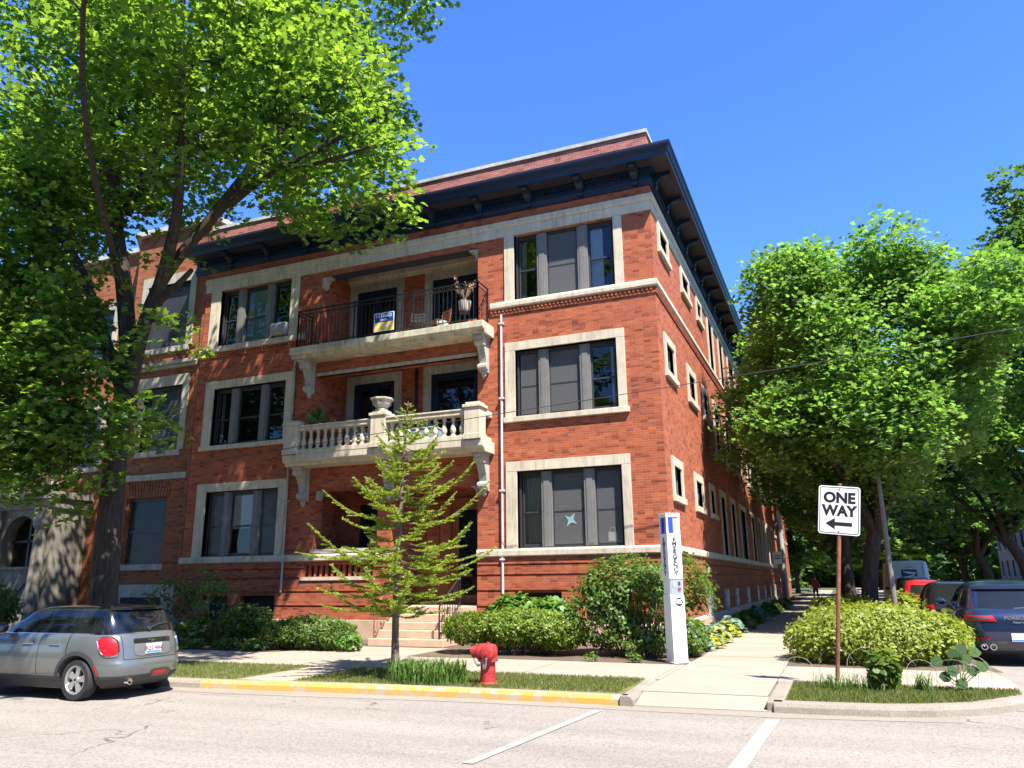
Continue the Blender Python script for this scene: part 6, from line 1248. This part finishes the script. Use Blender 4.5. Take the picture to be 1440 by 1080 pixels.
# ---- young conifer
def conifer():
    t = thing('young_conifer', 'slender young conifer with feathery bright green branches on the grass strip', 'tree', (-7.6, 12.75, 0)); m = MB(); random.seed(21)
    m.tube([(-7.6, 12.75, -.05), (-7.62, 12.75, .6), (-7.63, 12.75, 1.6), (-7.58, 12.75, 2.7), (-7.55, 12.75, 3.8), (-7.47, 12.75, 5.05)], [.085, .066, .058, .046, .026, .006], 10)
    P, D, Q = [], [], []
    def needles(p0, p1, step, sz):
        d = p1 - p0; L = np.linalg.norm(d); d = d / L; side = np.cross(d, (0, 0, 1.0)); side /= np.linalg.norm(side) + 1e-9
        for k in range(int(L / step)):
            p = p0 + d * (k + .5) * step
            for sg in (-1, 1): P.append(p + side * sg * sz * .3); D.append(side * sg + d * .7 + np.array([0, 0, random.uniform(-.3, .5)])); Q.append(sz)
    hs = [1.02 + 1.42 * (i / 39) + random.uniform(-.03, .03) for i in range(40)] + [2.60 + 2.38 * (i / 61) + random.uniform(-.02, .02) for i in range(62)]
    for i, z in enumerate(hs):
        a = i * 2.399 + random.uniform(-.35, .35)
        if z < 2.5: L = (1.25 + .75 * math.sin((z - 1.0) / 1.45 * 2.6)) * random.choice((.45, .7, .85, 1, 1.05))
        else: L = 1.55 * max(.05, 1 - (z - 2.6) / 2.5) ** .9 * random.choice((.5, .75, .9, 1, 1.1))
        x0 = -7.6 + .03 * z; rise = random.uniform(-.05, .24) if z < 2.6 else random.uniform(.08, .42); bend = random.uniform(-.25, .25)
        def pt(u, a=a, z=z, L=L, rise=rise, x0=x0, bend=bend): b = a + bend * u; return np.array([x0 + math.cos(b) * L * u, 12.75 + math.sin(b) * L * u, z + L * (rise * u * u * 1.3 - .09 * math.sin(u * 3.1))])
        m.tube([tuple(pt(u)) for u in (0, .25, .5, .75, 1)], [.012, .009, .007, .005, .003], 5)
        for k in range(6): needles(pt(.18 + k * .137), pt(.18 + (k + 1) * .137), .016, .062)
        n = max(3, int(L * 14)); sg = 1
        for k in range(n):
            u = .2 + .75 * (k + .5 * random.random()) / n; p = pt(u); tw = (.34 * (1 - u) + .07) * random.uniform(.35, 1.25) * min(1, L * 1.1); sg = -sg; ang = a + bend * u + sg * random.uniform(.6, 1.1)
            q = p + np.array([math.cos(ang), math.sin(ang), random.uniform(-.1, .35)]) * tw; m.tube([tuple(p), tuple(q)], [.004, .002], 4); needles(p, q, .015, .06)
    m.build('trunk', M['twig'], t, smooth=True); P = np.array(P); leaf_cloud('needles', M['conif'], t, P, rdir(len(P)), np.array(Q) * RNG.uniform(.7, 1.3, len(P)), 'needle', np.array(D))
conifer()

# ---- shrubs
def shrub(name, label, ells, n, leafm, size, shape='oval', cat='shrub', group=None, stems=10, shell=.75, base=None, tilt=.9, spray=6, rad_=.09, thin=0.0, twigm='twig'):
    c = ells[0]; base = base or (c[0], c[1], 0); t = thing(name, label, cat, base, group); C = in_ellipsoids(ells, n, shell); C = C[C[:, 2] > .04]
    if thin: nz = noise3(C, 3.2, 4); C = C[nz > np.quantile(nz, thin)]
    P, Nn = sprays(C, spray, rad_, .03, tilt); ctr = np.array(c[:3]); Nn = Nn + (P - ctr) / np.linalg.norm(P - ctr, axis=1, keepdims=True) * .7; ok = P[:, 2] > .02
    m = MB()
    for i in RNG.choice(len(C), min(stems, len(C)), replace=False):
        b0 = np.array(base) + np.array([(C[i][0] - base[0]) * .45 + RNG.normal(0, .08), (C[i][1] - base[1]) * .45 + RNG.normal(0, .08), 0]); branch_to(m, b0, C[i], .014, .005, .03)
    m.build('stem', M[twigm], t, smooth=True); leaf_cloud('foliage', leafm, t, P[ok], Nn[ok], size * RNG.uniform(.6, 1.25, ok.sum()), shape); return t
shrub('round_hedge', 'low rounded golden green hedge behind the ONE WAY sign', [(.55, 18.0, .42, 1.62, 1.75, .66), (-.35, 17.6, .38, .85, 1.1, .56), (1.5, 18.2, .38, .80, 1.35, .56), (.5, 19.3, .45, 1.3, 1.0, .62)], 6200, M['spirea'], .085, cat='hedge', stems=80, shell=.9, base=(.5, 18, 0), spray=5, rad_=.11, tilt=.6)
shrub('shrub', 'green shrub at the foot of the maple trunks beyond the golden hedge', [(-.35, 25.2, .5, .7, .8, .6), (.3, 26.3, .5, .7, .7, .6)], 700, M['spirea'], .13, stems=15, rad_=.15)
shrub('shrub', 'small yellow green shrub right of the maple trunk beyond the golden hedge', [(1.6, 26.4, .55, .6, .6, .65)], 300, M['spirea'], .13, stems=10, rad_=.15)
shrub('clipped_yew', 'clipped yew shrub between the entry walk and the tall corner shrub, behind the hydrant', [(-7.0, 17.3, .58, 1.3, .85, .42), (-8.1, 17.1, .55, .75, .7, .37), (-6.0, 17.2, .5, .7, .7, .4)], 4200, M['yew'], .06, 'tuft', stems=60, shell=.85, base=(-7.1, 17.3, 0), spray=6, rad_=.07, tilt=.8)
shrub('hydrangea', 'bright broad leaved hydrangea rising behind the clipped yew', [(-7.6, 18.5, .82, .75, .5, .45), (-6.7, 18.5, .8, .6, .5, .4)], 420, M['hydr'], .17, 'round', stems=20, tilt=.5, spray=4, rad_=.13)
shrub('corner_shrub', 'tall loose leafy shrub at the building corner left of the emergency phone', [(-4.55, 17.6, 1.35, 1.1, .8, .85), (-5.1, 17.4, .9, .8, .7, .75), (-3.9, 17.1, 1.0, .8, .6, .9), (-3.35, 18.2, 1.55, .8, .6, .62), (-4.1, 16.8, .6, .7, .45, .5), (-2.95, 18.4, 1.25, .45, .4, .45)], 2500, M['shrub'], .095, stems=70, shell=.6, base=(-4.4, 17.5, 0), spray=7, rad_=.17, tilt=.5, thin=.25)
shrub('shrub', 'light green undergrowth right of the emergency phone', [(-3.1, 17.6, .42, .28, .7, .36)], 260, M['shrub'], .09, stems=16)
shrub('ground_plant', 'tiny weed at the bed edge below the corner shrub', [(-4.9, 16.0, .06, .12, .1, .08)], 30, M['hydr'], .06, cat='plant', stems=3)
shrub('ground_plant', 'tiny weed at the bed edge beside the emergency phone', [(-4.0, 16.0, .07, .14, .1, .09)], 36, M['shrub'], .06, cat='plant', stems=3)
shrub('open_shrub', 'tall open branched shrub right of the parked hatchback', [(-17.3, 17.8, 1.65, .9, .6, .5), (-18.3, 17.8, 1.2, .8, .6, .6), (-16.5, 17.6, 1.2, .6, .5, .5)], 250, M['shrub'], .11, stems=50, shell=.9, base=(-17.2, 17.8, 0), spray=6, rad_=.18, tilt=.4)
shrub('dark_shrub', 'rounded dark shrub below the left ground floor windows', [(-15.15, 17.5, .55, .75, .6, .5)], 800, M['shrub'], .10, stems=24, spray=5, rad_=.13)
shrub('dark_shrub', 'low dark shrub between the open shrub and the rounded one', [(-16.6, 17.2, .35, .8, .6, .38), (-18.0, 17.0, .3, .8, .5, .34)], 700, M['shrub'], .09, stems=24)
shrub('dark_shrub', 'broad dark fine leaved shrub left of the entry walk', [(-12.6, 16.9, .42, 1.1, .7, .40), (-11.75, 16.8, .36, .55, .5, .36), (-13.3, 16.7, .36, .6, .5, .34)], 2600, M['shrub'], .06, 'tuft', stems=50, spray=5, rad_=.09, tilt=.8)
shrub('low_plant', 'pale leafy plant at the right foot of the fine leaved shrub', [(-11.2, 16.6, .2, .3, .3, .22)], 120, M['hydr'], .08, cat='plant', stems=8)
shrub('porch_shrub', 'dark shrub in front of the stone porch at the far left', [(-26.5, 17.8, .9, 1.4, .8, .8)], 700, M['shrub'], .12, stems=24, rad_=.2)
for k, (x, lab) in enumerate(((-16.2, 'trailing ground plants at the sidewalk edge behind the hatchback'), (-14.2, 'trailing ground plants at the sidewalk edge below the rounded dark shrub'))):
    shrub('ground_plant', lab, [(x, 16.15, .1, .9, .2, .14)], 260, M['shrub'], .08, cat='plant', stems=8)
def strap(name, label, cat, c, rx, ry, n, h, m, width=.03, lean=.45):
    t = MB(); random.seed(int(c[0] * 100))
    for i in range(n):
        a = random.uniform(0, 6.28); r = math.sqrt(random.random()); x = c[0] + rx * r * math.cos(a); y = c[1] + ry * r * math.sin(a); b = random.uniform(0, 6.28); H = h * random.uniform(.55, 1.1); l = lean * H * random.uniform(.3, 1.2); w = width * random.uniform(.6, 1.1); pr = None
        for k in range(5):
            u = k / 4; px = x + math.cos(b) * l * u * u; py = y + math.sin(b) * l * u * u; z = H * (u - .28 * u * u * u); ww = w * (1 - u) ** .6 * .5 + .001; q = ((px - math.sin(b) * ww, py + math.cos(b) * ww, z), (px + math.sin(b) * ww, py - math.cos(b) * ww, z))
            if pr: t.poly([pr[0], pr[1], q[1], q[0]])
            pr = q
    return tag(t.build(name, m, org=(c[0], c[1], 0), recalc=False, smooth=True), label, cat)
strap('lily_clump', 'clump of strap leaved lilies between the young conifer and the hydrant', 'plant', (-6.55, 12.0), .72, .42, 620, .50, M['blade'], .032)
strap('grass_tuft', 'tuft of long grass at the foot of the ONE WAY sign', 'plant', (-.05, 13.1), .5, .25, 160, .3, M['blade'], .014, .7)
strap('iris_tuft', 'small iris tuft among the wire hoops right of the ONE WAY sign', 'plant', (.95, 13.2), .14, .1, 40, .36, M['blade'], .025, .6)
def hosta(x, y, r, m, label):
    n = 170; a = RNG.uniform(0, 6.28, n); u = RNG.uniform(.1, 1, n) ** .7; P = np.stack([x + np.cos(a) * r * u, y + np.sin(a) * r * u, (.06 + .36 * r / .45 * (1 - u ** 2)) * RNG.uniform(.6, 1.1, n)], 1); D = np.stack([np.cos(a), np.sin(a), -.25 - .7 * u + .4], 1); Nn = np.stack([np.cos(a) * .6 * u, np.sin(a) * .6 * u, np.ones(n)], 1) + RNG.normal(0, .35, (n, 3))
    o = leaf_cloud('hosta', m, None, P, Nn, .14 * r / .45 * RNG.uniform(.7, 1.3, n), 'round', D, org=(x, y, 0)); tag(o, label, 'plant', 'hostas along the side wall')
hp = [(-3.25, 18.9, .46, 'b', 'blue hosta first in the row beside the emergency phone'), (-3.1, 19.7, .40, 'y', 'gold edged hosta second in the row along the wall'), (-3.35, 20.6, .50, 'b', 'blue green hosta third in the row along the wall'), (-3.15, 21.5, .42, 'y', 'gold hosta fourth in the row along the wall'), (-3.35, 22.5, .50, 'b', 'large blue hosta fifth in the row along the wall'), (-3.2, 23.7, .45, 'y', 'last gold hosta in the sunlit part of the wall bed')]
for q in hp: hosta(q[0], q[1], q[2], M['hosta_' + q[3]], q[4])
for k in range(14): hosta(-3.3 + .12 * math.sin(k * 2.1), 25.4 + k * 1.9, .52, M['shrub'] if k % 4 else M['hosta_b'], 'shaded hosta in the wall bed toward the alley')
def vine():
    t = thing('big_leaf_plant', 'plant with large round leaves at the right end of the corner grass', 'plant', (1.45, 13.3, 0)); P = []; Nn = []
    for dx, dz in ((-.28, .42), (-.1, .30), (.1, .45), (.24, .55), (-.05, .52), (.0, .12), (.3, .35), (-.2, .2), (.17, .3), (.05, .6)): P.append((1.45 + dx, 13.3 + random.uniform(-.1, .1), dz)); Nn.append((random.uniform(-.4, .4), -1, .5))
    leaf_cloud('leaves', leafmat('vine_leaf', (0.02, .05, .012), (.03, .07, .016), (.045, .095, .02), .25, .75), t, P, Nn, .17, 'round'); m = MB()
    for p in P: branch_to(m, (1.45, 13.3, 0), p, .008, .005, .05)
    m.build('stem', M['blade'], t)
vine()
shrub('ground_plant', 'leafy weed among the wire hoops in the corner grass', [(.42, 13.15, .3, .22, .15, .28)], 60, M['shrub'], .12, 'round', 'plant', stems=8)
def hoops():
    for k, (x, y, r, h) in enumerate(((-.75, 13.3, .22, .42), (-.2, 13.5, .25, .55), (.25, 13.3, .3, .58), (.62, 13.4, .28, .5), (.95, 13.35, .2, .42), (1.35, 13.1, .3, .45), (1.6, 13.35, .25, .5))):
        m = MB(); m.tube([(x - r, y, -.02), (x - r, y, h * .55)] + [(x - r * math.cos(a), y + .05 * math.sin(a), h * .55 + h * .45 * math.sin(a)) for a in lin(0, math.pi, 10)] + [(x + r * .9, y + .03, -.02)], .003, 5)
        tag(m.build('wire_hoop', M['taupe'] if k % 2 else M['gstone'], org=(x, y, 0)), ('grey wire plant hoop left of the ONE WAY post', 'white wire plant hoop at the ONE WAY post', 'large grey wire hoop over the leafy weed', 'white wire hoop right of the leafy weed', 'small grey wire hoop over the iris tuft', 'white wire hoop left of the big leaf plant', 'grey wire hoop behind the big leaf plant')[k], 'plant support', 'wire plant hoops')
hoops()
